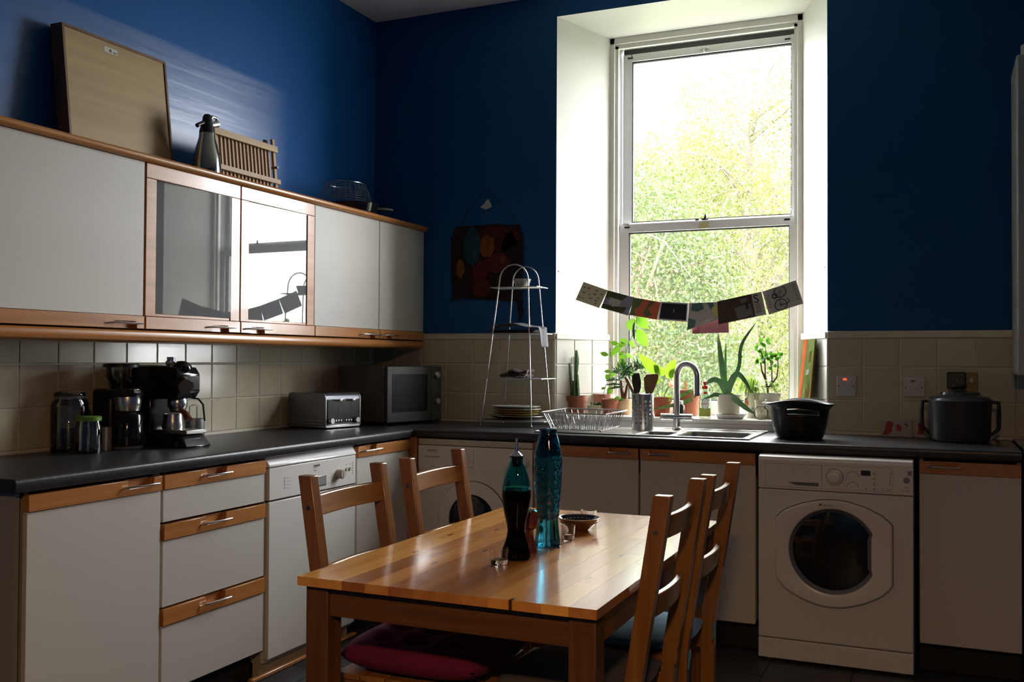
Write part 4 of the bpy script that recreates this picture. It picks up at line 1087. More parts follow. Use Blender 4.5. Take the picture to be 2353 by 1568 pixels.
# microwave, turned in the corner
t = thing('microwave', 'dusty grey microwave turned in the corner beside the toaster', 'microwave', (.425, -.555, Z), radians(-14))
D_, W_, H_ = .375, .425, .290
dusty = mat('dusty_casing', (.11, .105, .095), .55, noise=(7, (1, 1, 1), .35))
lp_('casing', MB().box(-D_, -.024, 0, W_, .018, .018 + H_), dusty, t, bevel=.004)
fr = lp_('door', MB().box(-.022, 0, .002, W_ - .088, .014, .020 + H_), mat('microwave_door', (.05, .05, .047), .5, .2), t, bevel=.005)
lp_('door_window', MB().box(-.002, .0015, .040, W_ - .115, .068, H_ - .022), mat('microwave_glass', (.004, .004, .004), .45, spec=.2), fr, bevel=.001)
lp_('inner_mesh', MB().box(.0014, .002, .064, W_ - .140, .088, H_ - .050), mat('mesh_grey', (.012, .012, .012), .5, spec=.2), fr)
cpn = lp_('control_panel', MB().box(-.022, 0, W_ - .086, W_ - .002, .014, .020 + H_), MATS['microwave_door'], t, bevel=.005)
for z_ in (.12, .262):
    lp_('knob', MB().lathe([(.020, 0), (.020, .006), (.016, .018), (0, .019)], (0, W_ - .044, z_), 22, axis='x'), steel, cpn, smooth=True)
lp_('brand_plate', MB().box(.0, .0008, .15, .185, .044, .049), black, fr)
for x_, y_ in ((-.04, .03), (-.04, W_ - .03), (-D_ + .03, .03), (-D_ + .03, W_ - .03)):
    lp_('foot', MB().cyl((x_, y_, 0), (x_, y_, .019), .012, n=10), black, t)

# ================================================================== ON TOP OF THE WALL CUPBOARDS
ZU = UT + .0295
t = thing('wooden_tray', 'large square pale wooden board leaning on the blue wall above cupboards', 'board', (.10, -2.05, ZU))
ply = wood('pale_plywood', (.36, .235, .105), (.44, .30, .14), 1, .55, 0., scale=.5)
y0, y1 = -2.318, -1.786; zb, zt = ZU, 2.506
sl_ = (.072 - .128) / (zt - zb)
fx_ = lambda z, o: .128 + sl_ * (z - zb) + o
def slab(mb, ya, yb, za, zb_, o0, o1):
    return mb.hexa([(fx_(za, o0), ya, za), (fx_(za, o1), ya, za), (fx_(za, o1), yb, za), (fx_(za, o0), yb, za)], [(fx_(zb_, o0), ya, zb_), (fx_(zb_, o1), ya, zb_), (fx_(zb_, o1), yb, zb_), (fx_(zb_, o0), yb, zb_)])
fb = MB(); slab(fb, y0, y0 + .010, zb, zt, -.055, .004); slab(fb, y1 - .010, y1, zb, zt, -.055, .004); slab(fb, y0 + .010, y1 - .010, zt - .010, zt, -.055, .004); slab(fb, y0 + .010, y1 - .010, zb, zb + .010, -.055, .004)
part('frame', fb, wood('tray_edge', (.13, .065, .03), (.20, .10, .045), 2, .5, 0.), t, bevel=.001)
part('face', slab(MB(), y0 + .0103, y1 - .0103, zb + .0103, zt - .0103, -.006, 0), ply, t)
st = part('sticker', slab(MB(), -2.118, -2.050, 2.455, 2.476, .0002, .0010), mat('sticker_white', (.55, .55, .52), .5), t)
part('sticker_print', slab(MB(), -2.092, -2.082, 2.459, 2.470, .001, .0016), MATS['dark_print'], st); part('sticker_print', slab(MB(), -2.074, -2.055, 2.459, 2.463, .001, .0016), MATS['dark_print'], st)

t = thing('soda_siphon', 'steel soda siphon with a black head above the cupboards', 'siphon', (.22, -1.705, ZU))
sx_, sy_ = .225, -1.700
part('body', MB().lathe([(0, ZU), (.058, ZU), (.060, ZU + .006), (.060, ZU + .03), (.055, ZU + .08), (.044, ZU + .13), (.034, ZU + .165), (.032, ZU + .185), (0, ZU + .19)], (sx_, sy_, 0), 36), mat('siphon_steel', (.45, .46, .47), .16, 1.), t, smooth=True)
part('head', MB().lathe([(0, ZU + .185), (.033, ZU + .185), (.031, ZU + .20), (.021, ZU + .235), (.019, ZU + .255), (.012, ZU + .265), (0, ZU + .266)], (sx_, sy_, 0), 24), black, t, smooth=True)
part('nozzle', MB().tube([(sx_, sy_ - .005, ZU + .232), (sx_, sy_ - .045, ZU + .216), (sx_, sy_ - .062, ZU + .205)], [.011, .008, .009], 12), black, t, smooth=True)
part('lever', MB().tube([(sx_, sy_ + .01, ZU + .24), (sx_, sy_ + .03, ZU + .263), (sx_, sy_ + .055, ZU + .262), (sx_, sy_ + .072, ZU + .240)], [.006, .007, .007, .008], 10), chrome, t, smooth=True)
part('cartridge_holder', MB().tube([(sx_, sy_ + .012, ZU + .222), (sx_, sy_ + .060, ZU + .238)], [.014, .016], 16), chrome, t, smooth=True)

t = thing('plate_rack', 'folded wooden slatted dish rack leaning behind the soda siphon', 'dish rack', (.17, -1.32, ZU))
pw = wood('rack_wood', (.36, .22, .09), (.46, .30, .13), 1, .5, 0.); pwz = wood('rack_wood_z', (.28, .15, .055), (.38, .22, .085), 2, .5, 0.)
def rk(y, z, o): return (.205 - .10 * (z - ZU) + o, y, z)
def rkbox(ya, yb, za, zb_, o0, o1):
    return MB().hexa([rk(ya, za, o0), rk(ya, za, o1), rk(yb, za, o1), rk(yb, za, o0)], [rk(ya, zb_, o0), rk(ya, zb_, o1), rk(yb, zb_, o1), rk(yb, zb_, o0)])
ra, rb = -1.612, -1.180
part('post', rkbox(ra, ra + .018, ZU, 2.262, -.012, .0), pwz, t, bevel=.001)
part('post', rkbox(rb - .022, rb - .004, ZU, 2.295, -.012, 0), pwz, t, bevel=.001)
part('post', rkbox(rb - .046, rb - .028, ZU, 2.290, -.036, -.024), pwz, t, bevel=.001)
for i in range(15):
    y = ra + .026 + i * (rb - ra - .075) / 14
    part('slat', rkbox(y, y + .011, ZU, 2.245, -.036, -.008), pwz, t)
part('cross_bar', rkbox(ra - .004, rb + .002, 2.232, 2.262, .0005, .010), pw, t, bevel=.001)
part('cross_bar', rkbox(ra - .004, rb + .008, 2.082, 2.104, .0005, .010), pw, t, bevel=.001)
part('peg', MB().cyl(rk(rb - .012, 2.16, -.02), rk(rb - .012, 2.16, .014), .006, n=10).cyl(rk(ra + .009, 2.13, -.02), rk(ra + .009, 2.13, .014), .006, n=10), black, t, kind='stuff')

t = thing('frying_pan', 'small black frying pan on the cupboard top near the corner', 'pan', (.20, -.55, ZU))
px_, py_ = .215, -.56
part('body', MB().lathe([(0, ZU), (.10, ZU), (.122, ZU + .008), (.134, ZU + .052), (.131, ZU + .052), (.118, ZU + .012), (0, ZU + .006)], (px_, py_, 0), 40), blackg, t, smooth=True)
part('handle', MB().tube([(px_ + .05, py_ + .115, ZU + .042), (px_ + .08, py_ + .17, ZU + .05), (px_ + .10, py_ + .23, ZU + .05)], [.009, .010, .012], 10), black, t, smooth=True)
part('handle_ferrule', MB().tube([(px_ + .05, py_ + .112, ZU + .042), (px_ + .058, py_ + .132, ZU + .045)], [.012, .0115], 12), chrome, t, smooth=True)
t = thing('wire_basket', 'black wire mesh basket upside down on the frying pan', 'basket', (.20, -.64, ZU + .05))
wb_ = MB(); bz = ZU + .054
for j in range(9):
    f = j / 8; r = .125 - .03 * f * f; z = bz + .095 * f
    wb_.tube([(px_ - .01 + r * cos(2 * pi * k / 32), py_ - .06 + r * 1.25 * sin(2 * pi * k / 32), z) for k in range(32)], .0011, 4, closed=True)
for k in range(28):
    a = 2 * pi * k / 28
    wb_.tube([(px_ - .01 + (.125 - .03 * f * f) * cos(a), py_ - .06 + (.125 - .03 * f * f) * 1.25 * sin(a), bz + .095 * f) for f in (0, .33, .66, 1)], .0009, 4)
part('mesh', wb_, MATS['grey_cotton'] if False else darksteel, t, kind='stuff')
part('wire_rim', MB().tube([(px_ - .01 + .097 * cos(2 * pi * k / 32), py_ - .06 + .12 * sin(2 * pi * k / 32), bz + .097) for k in range(32)], .0022, 6, closed=True), chrome, t, smooth=True)

# ================================================================== WALL HANGING
t = thing('wall_hanging', 'dark felted wall hanging with orange, teal and red shapes on the blue wall', 'wall hanging', (.73, -.015, 1.57))
felt = mat('dark_felt', (.020, .007, .006), .95, noise=(9, (1, 1, 1), .5), bump=(60, .6))
rnd = random.Random(4)
def ragged(pts, n=14, j=.006):
    out = []
    for i in range(len(pts)):
        a, b = Vector(pts[i]), Vector(pts[(i + 1) % len(pts)])
        for k in range(n): 
            p = a.lerp(b, k / n); out.append((p.x + rnd.uniform(-j, j), p.y + rnd.uniform(-j, j)))
    return out
part('felt_panel', MB().prism(ragged([(.545, 2.020), (.935, 2.010), (.955, 1.93), (.952, 1.60), (.955, 1.50), (.935, 1.47), (.925, 1.58), (.80, 1.595), (.52, 1.60), (.515, 1.80), (.512, 1.95)], 5), 'y', -.012, -.004), felt, t)
def blob(name, col, cx, cz, rx, rz_, o, seed, j=.18):
    r = random.Random(seed); n = 22; ph = [r.uniform(-j, j) for _ in range(n)]
    pts = [(cx + rx * cos(2 * pi * k / n) * (1 + (ph[k] + ph[(k + 1) % n]) / 2), cz + rz_ * sin(2 * pi * k / n) * (1 + (ph[k] + ph[(k + 1) % n]) / 2)) for k in range(n)]
    part(name, MB().prism(pts, 'y', -.012 - o, -.011), mat('felt_%d' % seed, tuple(v_ * .6 for v_ in col), .95, noise=(20, (1, 1, 1), .4), bump=(80, .5)), t)
blob('felt_patch', (.10, .012, .008), .80, 1.93, .13, .07, .002, 20)
blob('felt_patch', (.010, .075, .095), .645, 1.895, .055, .105, .004, 21)
blob('felt_patch', (.34, .085, .012), .745, 1.895, .045, .062, .005, 22)
blob('felt_patch', (.17, .018, .015), .80, 1.80, .075, .055, .003, 23)
blob('felt_patch', (.30, .10, .010), .575, 1.775, .024, .052, .003, 24)
blob('felt_patch', (.16, .010, .010), .70, 1.755, .048, .062, .004, 25)
blob('felt_patch', (.15, .018, .008), .71, 1.665, .055, .052, .003, 26)
blob('felt_patch', (.03, .012, .01), .88, 1.85, .05, .12, .002, 27)
blob('felt_patch', (.26, .06, .01), .835, 1.815, .02, .022, .005, 28)
blob('felt_patch', (.05, .13, .13), .665, 1.855, .012, .020, .006, 29)
hc = part('hanging_cord', MB().tube([(.56, -.010, 2.015), (.62, -.010, 2.10), (.735, -.008, 2.222), (.86, -.010, 2.10), (.92, -.010, 2.012)], .002, 6), black, t)
part('nail', MB().cyl((.735, 0, 2.222), (.735, -.014, 2.224), .0025, n=8), darksteel, hc)
t = thing('dove_ornament', 'small white dove ornament hung above the wall hanging', 'ornament', (.735, -.012, 2.115))
part('body', MB().prism([(.700, 2.118), (.712, 2.124), (.722, 2.132), (.735, 2.150), (.742, 2.160), (.744, 2.145), (.755, 2.158), (.756, 2.140), (.765, 2.130), (.768, 2.112), (.752, 2.106), (.735, 2.100), (.720, 2.106), (.706, 2.110)], 'y', -.018, -.014), mat('dove_white', (.45, .43, .38), .6), t, bevel=.001)

# ---- sockets on the tiles
sockm = mat('socket_white', (.50, .49, .47), .35); neon = mat('neon_red', (.7, .05, .02), .3, emit=((1, .08, .02), 1.2))
def socket(label, x0, x1, z0, z1, lit):
    t = thing('wall_switch', label, 'switch', ((x0 + x1) / 2, -.012, z0))
    part('plate', MB().box(x0, x1, -.020, -.0105, z0, z1), sockm, t, bevel=.003)
    xm = (x0 + x1) / 2
    part('neon_lamp', MB().box(xm - .014, xm + .002, -.0218, -.0195, z1 - .021, z1 - .012), neon if lit else mat('neon_off', (.16, .03, .02), .3), t)
    part('rocker', MB().box(xm - .001, xm + .024, -.0235, -.0195, z1 - .052, z1 - .026), sockm, t, bevel=.0015)
    part('screw', MB().cyl((x0 + .008, -.0195, (z0 + z1) / 2), (x0 + .008, -.0208, (z0 + z1) / 2), .003, n=10), darkm, t); part('screw', MB().cyl((x1 - .012, -.0195, (z0 + z1) / 2), (x1 - .012, -.0208, (z0 + z1) / 2), .003, n=10), darkm, t)
socket('white wall switch with a lit red neon, beside the window', 2.600, 2.688, 1.095, 1.193, True)
socket('white wall switch with an unlit neon, above the red and white packs', 2.900, 2.990, 1.098, 1.188, False)
t = thing('wall_socket', 'olive toned socket plate half hidden behind the black timer', 'socket', (3.18, -.012, 1.13))
part('plate', MB().box(3.10, 3.212, -.020, -.0105, 1.125, 1.214), mat('olive_plate', (.25, .20, .06), .4), t, bevel=.003)
part('switch', MB().box(3.178, 3.192, -.025, -.0195, 1.17, 1.19), sockm, t)
t = thing('plug_timer', 'black square plug-in timer on the socket above the slow cooker', 'timer', (3.12, -.05, 1.14))
part('body', MB().box(3.083, 3.163, -.058, -.0205, 1.140, 1.217), black, t, bevel=.006)
part('dial_mark', MB().box(3.121, 3.125, -.0588, -.0578, 1.176, 1.182), sockm, t)

# slow cooker / tall pot
t = thing('slow_cooker', 'dark grey slow cooker with side handles at the right of the worktop', 'cooker pot', (3.135, -.22, Z))
cxp, cyp = 3.135, -.205
gk = mat('cooker_grey', (.045, .046, .05), .3)
part('body', MB().lathe([(0, Z + .004), (.112, Z + .004), (.122, Z + .02), (.128, Z + .165), (.134, Z + .180), (.130, Z + .184), (0, Z + .184)], (cxp, cyp, 0), 44), gk, t, smooth=True)
part('lid', MB().lathe([(.128, Z + .185), (.120, Z + .196), (.085, Z + .205), (.080, Z + .216), (.055, Z + .222), (0, Z + .224)], (cxp, cyp, 0), 44), mat('lid_grey', (.035, .037, .04), .15), t, smooth=True)
part('lid_knob', MB().lathe([(.012, Z + .222), (.012, Z + .232), (.030, Z + .240), (.028, Z + .248), (0, Z + .25)], (cxp, cyp, 0), 24), black, t, smooth=True)
for s in (-1, 1):
    part('side_handle', MB().tube([(cxp + s * .120, cyp, Z + .175), (cxp + s * .152, cyp, Z + .172), (cxp + s * .155, cyp, Z + .13), (cxp + s * .153, cyp, Z + .06), (cxp + s * .122, cyp, Z + .03)], [.008, .009, .008, .008, .007], 10), black, t, smooth=True)

pk = mat('pack_white', (.36, .34, .32), .6); pr_ = mat('pack_red', (.34, .035, .02), .6)
def pack(label, x0, x1, y, h, dec):
    t = thing('paper_pack', label, 'packet', ((x0 + x1) / 2, y, Z))
    part('box', MB().box(x0, x1, y - .03, y + .03, Z, Z + h), pk, t, bevel=.003)
    for i, pts in enumerate(dec):
        part('print', MB().prism([(x0 + u * (x1 - x0), Z + v * h) for u, v in pts], 'y', y - .0308, y - .0302), pr_ if i != 1 else MATS['dark_print'], t)
pack('white packet with red print, left of the slow cooker', 2.802, 2.938, -.06, .078, [[(.05, .12), (.2, .10), (.34, .3), (.40, .85), (.25, .97), (.15, .7), (.12, .4)], [(.72, .80), (.80, .84), (.86, .7), (.80, .55), (.74, .52), (.81, .62), (.80, .74)], [(.50, .4), (.62, .35), (.68, .6), (.55, .8), (.48, .62)]])
pack('second red and white packet touching the slow cooker handle', 2.948, 3.000, -.06, .080, [[(.15, .2), (.6, .15), (.85, .5), (.5, .9), (.2, .8), (.3, .5)]])

# ================================================================== SINK, TAP, DISH RACK
t = thing('sink', 'stainless steel one and a half bowl sink with a draining board', 'sink', (1.78, -.33, ZW))
Zs = ZW + .0005
X0, X1, Y0, Y1 = SX0, SX1, SY0, SY1
def bowl(x0, x1, y0, y1, depth, r=.05):
    def rr(ins, z):
        out = []
        for (cx_, cy_, s0) in ((x1 - r, y1 - r, 0), (x0 + r, y1 - r, pi / 2), (x0 + r, y0 + r, pi), (x1 - r, y0 + r, 1.5 * pi)):
            for i in range(6):
                a = s0 + pi / 2 * i / 5; out.append((cx_ + (r - ins) * cos(a), cy_ + (r - ins) * sin(a), z))
        return out
    mb = MB(); loops = [rr(0, Zs + .003), rr(.006, Zs - .006), rr(.012, Zs - depth + .03), rr(.040, Zs - depth)]
    bridge(mb, loops); n = len(loops[0]); b = len(mb.v); 
    mb.face(loops[-1])
    return mb
b1 = (1.93, 2.245, -.548, -.20); b0 = (1.745, 1.905, -.548, -.30)
# deck: flat steel sheet with holes made of strips, raised rim
dk = MB(); zt_ = Zs + .003
def deck(x0, x1, y0, y1): dk.box(x0, x1, y0, y1, Zs, zt_)
deck(X0, b0[0], Y0, Y1); deck(b0[0], b0[1], Y0, b0[2]); deck(b0[0], b0[1], b0[3], Y1); deck(b0[1], b1[0], Y0, Y1); deck(b1[0], b1[1], Y0, b1[2]); deck(b1[0], b1[1], b1[3], Y1); deck(b1[1], X1, Y0, Y1)
for (x0, x1, y0, y1) in (b0, b1):   # corner fillets of the bowls
    for (cx_, cy_, sx, sy) in ((x0, y0, 1, 1), (x1, y0, -1, 1), (x0, y1, 1, -1), (x1, y1, -1, -1)):
        r = .05; pts = [(cx_, cy_)] + [(cx_ + sx * (r - r * sin(a)), cy_ + sy * (r - r * cos(a))) for a in [pi / 2 * i / 6 for i in range(7)]]
        dk.prism(pts, 'z', Zs, zt_)
part('deck', dk, steel, t)
part('rim', MB().tube([(X0, Y0, zt_), (X1, Y0, zt_), (X1, Y1, zt_), (X0, Y1, zt_)], .0045, 8, closed=True), steel, t, smooth=True)
for b in (b0, b1):
    bo = part('bowl', bowl(*b, .15), steel, t, smooth=True, angle=60)
    part('plug_hole', MB().lathe([(0, Zs - .149), (.03, Zs - .149), (.034, Zs - .1485)], ((b[0] + b[1]) / 2, (b[2] + b[3]) / 2, 0), 20), darksteel, bo)
for i in range(9):
    y = Y0 + .06 + i * .045
    part('drainer_groove', MB().tube([(X0 + .05, y, zt_), (1.70, y, zt_ - .0002)], .003, 6), steel, t, smooth=True)
for i in range(7):
    part('overflow_slot', MB().obox((1.690 + i * .005, -.545 + i * .011, zt_ + .0005), (1, .5, 0), (-.5, 1, 0), (0, 0, 1), .009, .0022, .0006), whiteg, t)

t = thing('mixer_tap', 'chrome swan-neck mixer tap behind the sink', 'tap', (1.85, -.13, Zs))
tx, ty = 1.848, -.130
part('base', MB().lathe([(.022, zt_), (.024, zt_ + .006), (.020, zt_ + .012), (.0175, zt_ + .014), (.0175, Zs + .06)], (tx, ty, 0), 28), chrome, t, smooth=True)
part('valve_body', MB().tube([(tx - .045, ty, Zs + .066), (tx + .045, ty, Zs + .066)], .0155, 24), chrome, t, smooth=True)
for s in (-1, 1):
    part('lever', MB().tube([(tx + s * .047, ty, Zs + .066), (tx + s * .080, ty, Zs + .066)], .0162, 24), chrome, t, smooth=True)
dirx = Vector((.97, -.25, 0)).normalized()
rr_ = .056; zc = 1.185
pth = [(tx, ty, Zs + .07), (tx, ty, zc)] + [(tx + dirx.x * (rr_ - rr_ * cos(a)), ty + dirx.y * (rr_ - rr_ * cos(a)), zc + rr_ * sin(a) * 1.08) for a in [pi * k / 18 for k in range(1, 19)]]
ex, ey = pth[-1][0], pth[-1][1]
pth += [(ex, ey, 1.10)]
part('spout', MB().tube(pth, .0145, 20), chrome, t, smooth=True)
part('aerator', MB().cyl((ex, ey, 1.088), (ex, ey, 1.100), .0148, n=20), darksteel, t, smooth=True)

# dish rack
t = thing('dish_rack', 'empty chrome wire dish rack on the draining board', 'dish rack', (1.42, -.32, Zs))
ZR, ZB = 1.005, Zs + .012
rim = [Vector(p) for p in ((1.268, -.515, ZR), (1.612, -.545, ZR), (1.585, -.115, ZR), (1.245, -.085, ZR))]
bot = [Vector(p) for p in ((1.305, -.49, ZB), (1.575, -.515, ZB), (1.555, -.15, ZB), (1.285, -.125, ZB))]
part('rim', MB().tube(rim, .0040, 8, closed=True), wirem, t, smooth=True)
part('bottom_rim', MB().tube(bot, .0030, 8, closed=True), wirem, t, smooth=True)
def lerp4(q, k, f): return q[k].lerp(q[(k + 1) % 4], f)
for k, n in ((0, 9), (1, 7), (2, 9), (3, 7)):
    for i in range(n):
        f = (i + .7) / (n + .4)
        part('side_wire', MB().tube([lerp4(rim, k, f), lerp4(bot, k, f)], .0022, 6), wirem, t, smooth=True)
for i in range(12):
    f = (i + .6) / 12.2
    a, b = lerp4(bot, 0, f), lerp4(bot, 2, 1 - f)
    pts = [a]
    for q in (.12, .70):
        m1, m2, m3 = a.lerp(b, q), a.lerp(b, q + .05), a.lerp(b, q + .1)
        pts += [m1, m1 + Vector((0, .004, .03)), m2 + Vector((0, 0, .047)), m3 + Vector((0, -.004, .03)), m3]
    pts.append(b)
    part('plate_wire', MB().tube(pts, .0022, 6), wirem, t, smooth=True)
for p in bot: part('foot', MB().cyl((p.x, p.y, zt_), (p.x, p.y, ZB), .004, n=8), mat('rust_foot', (.12, .04, .02), .6), t)

# cutlery pot and utensils
t = thing('utensil_pot', 'perforated steel utensil pot left of the tap', 'pot', (1.70, -.225, zt_))
ux, uy, ur = 1.700, -.225, .0545
z0 = zt_ + .0005
mb = MB(); n = 60; rows = 34; zz = [z0 + .178 * j / rows for j in range(rows + 1)]
hole = set()
vs = []; fs = []
for j in range(rows + 1):
    for k in range(n):
        a = 2 * pi * k / n; vs.append((ux + ur * cos(a), uy + ur * sin(a), zz[j]))
for j in range(rows):
    for k in range(n):
        if 5 <= j <= 28 and (j - 5) % 4 in (1, 2) and (k % 4) in (1, 2) and (k // 4) % 5 != 4: continue
        fs.append((j * n + k, j * n + (k + 1) % n, (j + 1) * n + (k + 1) % n, (j + 1) * n + k))
mb.add(vs, fs)
pt_ = part('wall', mb, steel, t, smooth=True)
part('floor_plate', MB().lathe([(0, z0), (ur, z0), (ur, z0 + .002), (0, z0 + .002)], (ux, uy, 0), 32), steel, t)
part('rim', MB().tube([(ux + ur * cos(2 * pi * k / 40), uy + ur * sin(2 * pi * k / 40), z0 + .178) for k in range(40)], .0018, 6, closed=True), steel, t, smooth=True)
zi = z0 + .004
def flat_utensil(name, label, cat, foot, neck, head, m, thick):
    t = thing(name, label, cat, foot)
    part('handle', MB().tube([foot, neck], .0055, 10), m, t, smooth=True)
    ax = Vector((.95, .33, 0)).normalized(); ny = Vector((-.33, .95, 0)).normalized()
    c0 = Vector(neck); mb = MB()
    A_ = [c0 + ax * u + Vector((0, 0, 1)) * v - ny * thick for u, v in head]; B2 = [c0 + ax * u + Vector((0, 0, 1)) * v + ny * thick for u, v in head]
    n = len(head); mb.add(A_ + B2, [tuple(range(n)), tuple(reversed(range(n, 2 * n)))] + [(i, n + i, n + (i + 1) % n, (i + 1) % n) for i in range(n)])
    part('blade', mb, m, t, bevel=.002)
flat_utensil('spatula', 'black silicone spatula in the utensil pot', 'spatula', (1.712, -.232, zi), (1.668, -.224, 1.10), [(-.010, -.01), (.010, -.01), (.021, .025), (.023, .05), (.015, .096), (.006, .100), (-.014, .096), (-.024, .085), (-.023, .05), (-.016, .02)], black, .004)
dkw = wood('dark_utensil_wood', (.17, .09, .035), (.24, .13, .05), 2, .5, 0.)
flat_utensil('wooden_turner', 'slanted wooden turner in the utensil pot', 'turner', (1.700, -.215, zi), (1.722, -.205, 1.09), [(-.010, -.005), (.012, -.005), (.030, .025), (.050, .080), (.052, .098), (.046, .106), (-.008, .102), (-.022, .085), (-.020, .04)], dkw, .003)
t = thing('wooden_spoon', 'wooden handle leaning left out of the utensil pot', 'spoon', (1.73, -.24, zi))
part('handle', MB().tube([(1.728, -.243, zi), (1.655, -.215, 1.090), (1.612, -.198, 1.160), (1.600, -.193, 1.178)], [.006, .008, .010, .006], 12), dkw, t, smooth=True)
t = thing('whisk', 'wire utensil tips just above the rim of the utensil pot', 'whisk', (1.70, -.23, zi))
part('wires', MB().tube([(1.70, -.245, zi), (1.675, -.252, 1.085), (1.681, -.252, 1.102), (1.687, -.25, 1.085), (1.70, -.245, .95)], .0018, 6).tube([(1.69, -.24, zi), (1.735, -.252, 1.085), (1.741, -.25, 1.100), (1.747, -.248, 1.085), (1.70, -.24, .95)], .0018, 6), chrome, t, smooth=True, kind='stuff')

# black washing-up bowl with slot handles
t = thing('washing_up_bowl', 'black plastic bowl with slot handles right of the sink', 'bowl', (2.475, -.37, Z))
wx, wy = 2.472, -.372
def ovalm(a, z): return 1.
Zr = 1.068
def wall_r(f): return .100 + .040 * f ** .55
n = 72; rows = 16; vs = []; fs = []
rad = lambda f: (.098 + .036 * f ** .6 if f < .86 else .098 + .036 * .913 + (f - .86) / .14 * .022)
def zr_(f, a): return Z + .002 + (Zr - Z) * f + (.020 * (f ** 3) * (abs(sin(a)) ** 4))
mbs = MB()
for j in range(rows + 1):
    f = j / rows
    for k in range(n):
        a = 2 * pi * k / n + radians(22); r = rad(f)
        vs.append((wx + r * cos(a) * 1.0, wy + r * .92 * sin(a), zr_(f, a)))
def slot(j, k):
    a = (2 * pi * (k + .5) / n + radians(22)) % (2 * pi)
    for c0, js in ((radians(283), (11, 12)), (radians(103), (12, 13))):
        if j not in js: continue
        d = abs((a - c0 + pi) % (2 * pi) - pi)
        if d < radians(33): return True
    return False
for j in range(rows):
    for k in range(n):
        if slot(j, k): continue
        fs.append((j * n + k, j * n + (k + 1) % n, (j + 1) * n + (k + 1) % n, (j + 1) * n + k))
fs.append(tuple(range(n)))
mbs.add(vs, fs)
bw = part('body', mbs, mat('satin_black', (.010, .010, .011), .28), t, smooth=True, angle=50)
sd = bw.modifiers.new('thick', 'SOLIDIFY'); sd.thickness = .003; sd.offset = -1

# ================================================================== TIERED RACK
t = thing('tiered_rack', 'tall chrome four-tier wire rack standing in front of the tiles', 'rack', (1.0, -.2, ZW))
yf0, yf1, yb0, yb1 = -.335, -.295, -.105, -.150
def rackpost(y0, y1, xl0, xl1, xr0, xr1, zsh=1.64):
    # bottom x at z=ZW, top x at shelf 4, then the arch
    cxm = (xl1 + xr1) / 2; r = (xr1 - xl1) / 2; za = zsh + .035
    pts = [(xl0, y0, ZW + .006), (xl1, y1, za)] + [(cxm - r * cos(a), y1, za + .082 * sin(a)) for a in [pi * k / 14 for k in range(1, 14)]] + [(xr1, y1, za), (xr0, y0, ZW + .006)]
    return pts
FRp = rackpost(yf0, yf1, .860, .947, 1.146, 1.108)
BKp = rackpost(yb0, yb1, .885, .958, 1.165, 1.108)
part('post_arch', MB().tube(FRp, .0037, 10), wirem, t, smooth=True)
part('post_arch', MB().tube(BKp, .0037, 10), wirem, t, smooth=True)
for (x, y) in ((.860, yf0), (1.146, yf0), (.885, yb0), (1.165, yb0)):
    part('foot', MB().sphere((x, y, ZW + .007), .007, 12, 8), wirem, t, smooth=True)
for (z, x0, x1) in ((.945, .835, 1.215), (1.163, .850, 1.195), (1.397, .868, 1.180), (1.640, .895, 1.158)):
    f = (z - ZW) / .76; ya = yf0 + (yf1 - yf0) * f; yb = yb0 + (yb1 - yb0) * f
    mb = MB().tube([(x0, ya, z), (x1, ya, z), (x1, yb, z), (x0, yb, z)], .0026, 8, closed=True)
    sh = part('shelf', mb, wirem, t, smooth=True)
    nwr = int((x1 - x0) / .014)
    mw = MB()
    for i in range(1, nwr):
        x = x0 + (x1 - x0) * i / nwr; mw.tube([(x, ya, z + .001), (x, yb, z + .001)], .0015, 5)
    part('shelf_wires', mw, wirem, sh, kind='stuff')
# plates
platem = mat('plate_rim', (.40, .37, .28), .25); ye = mat('plate_yellow', (.36, .25, .05), .3)
zp = .949
specs = [('large dark plate at the bottom of the stack on the rack', .152, .017, darksteel), ('thin yellow edged plate, second from the bottom of the stack', .118, .013, ye),
         ('yellow edged plate in the middle of the stack', .126, .013, ye), ('white fluted plate just below the top plate', .130, .014, platem), ('patterned top plate of the stack on the rack', .134, .015, mat('plate_top', (.30, .29, .27), .3, noise=(40, (1, 1, 1), .3)))]
for i, (lab, r, h, m) in enumerate(specs):
    cxp2 = 1.012 + (.004 if i % 2 else -.002)
    t = thing('plate', lab, 'plate', (cxp2, -.218, zp), group='plates stacked on the tiered rack')
    sy = .62 if r > .14 else .76
    part('dish', MB().lathe([(0, zp), (r * .62, zp), (r * .70, zp + .003), (r, zp + h), (r * .985, zp + h + .002), (r * .68, zp + .0055), (0, zp + .0035)], (cxp2, -.218, 0), 56, 1., sy, mod=lambda a, z: 1 + .008 * cos(28 * a)), m, t, smooth=True)
    zp += h * .9 + .0005 if i < 4 else h
# folded grey cloth on tier 3 and baking tray
t = thing('baking_tray', 'dark baking tray on the third tier of the rack', 'tray', (1.02, -.22, 1.40))
part('pan', MB().hexa([(.915, -.29, 1.401), (1.13, -.29, 1.401), (1.13, -.155, 1.401), (.915, -.155, 1.401)], [(.89, -.305, 1.418), (1.155, -.305, 1.418), (1.155, -.145, 1.418), (.89, -.145, 1.418)]), black, t, bevel=.002)
def cloth(name, label, m, W_, rows_, th=.004):
    """rows_: list of (y-ish offset path points), each a list of xyz across"""
    n = len(rows_); k = len(rows_[0]); mb = MB(); mb.add([p for r in rows_ for p in r], [(i * k + j, i * k + j + 1, (i + 1) * k + j + 1, (i + 1) * k + j) for i in range(n - 1) for j in range(k - 1)])
    o = part(name, mb, m, None, smooth=True, angle=80); tag(o, label, 'cloth')
    s = o.modifiers.new('thick', 'SOLIDIFY'); s.thickness = th; s.offset = 0
    sb = o.modifiers.new('sub', 'SUBSURF'); sb.levels = 1; sb.render_levels = 1
    return o
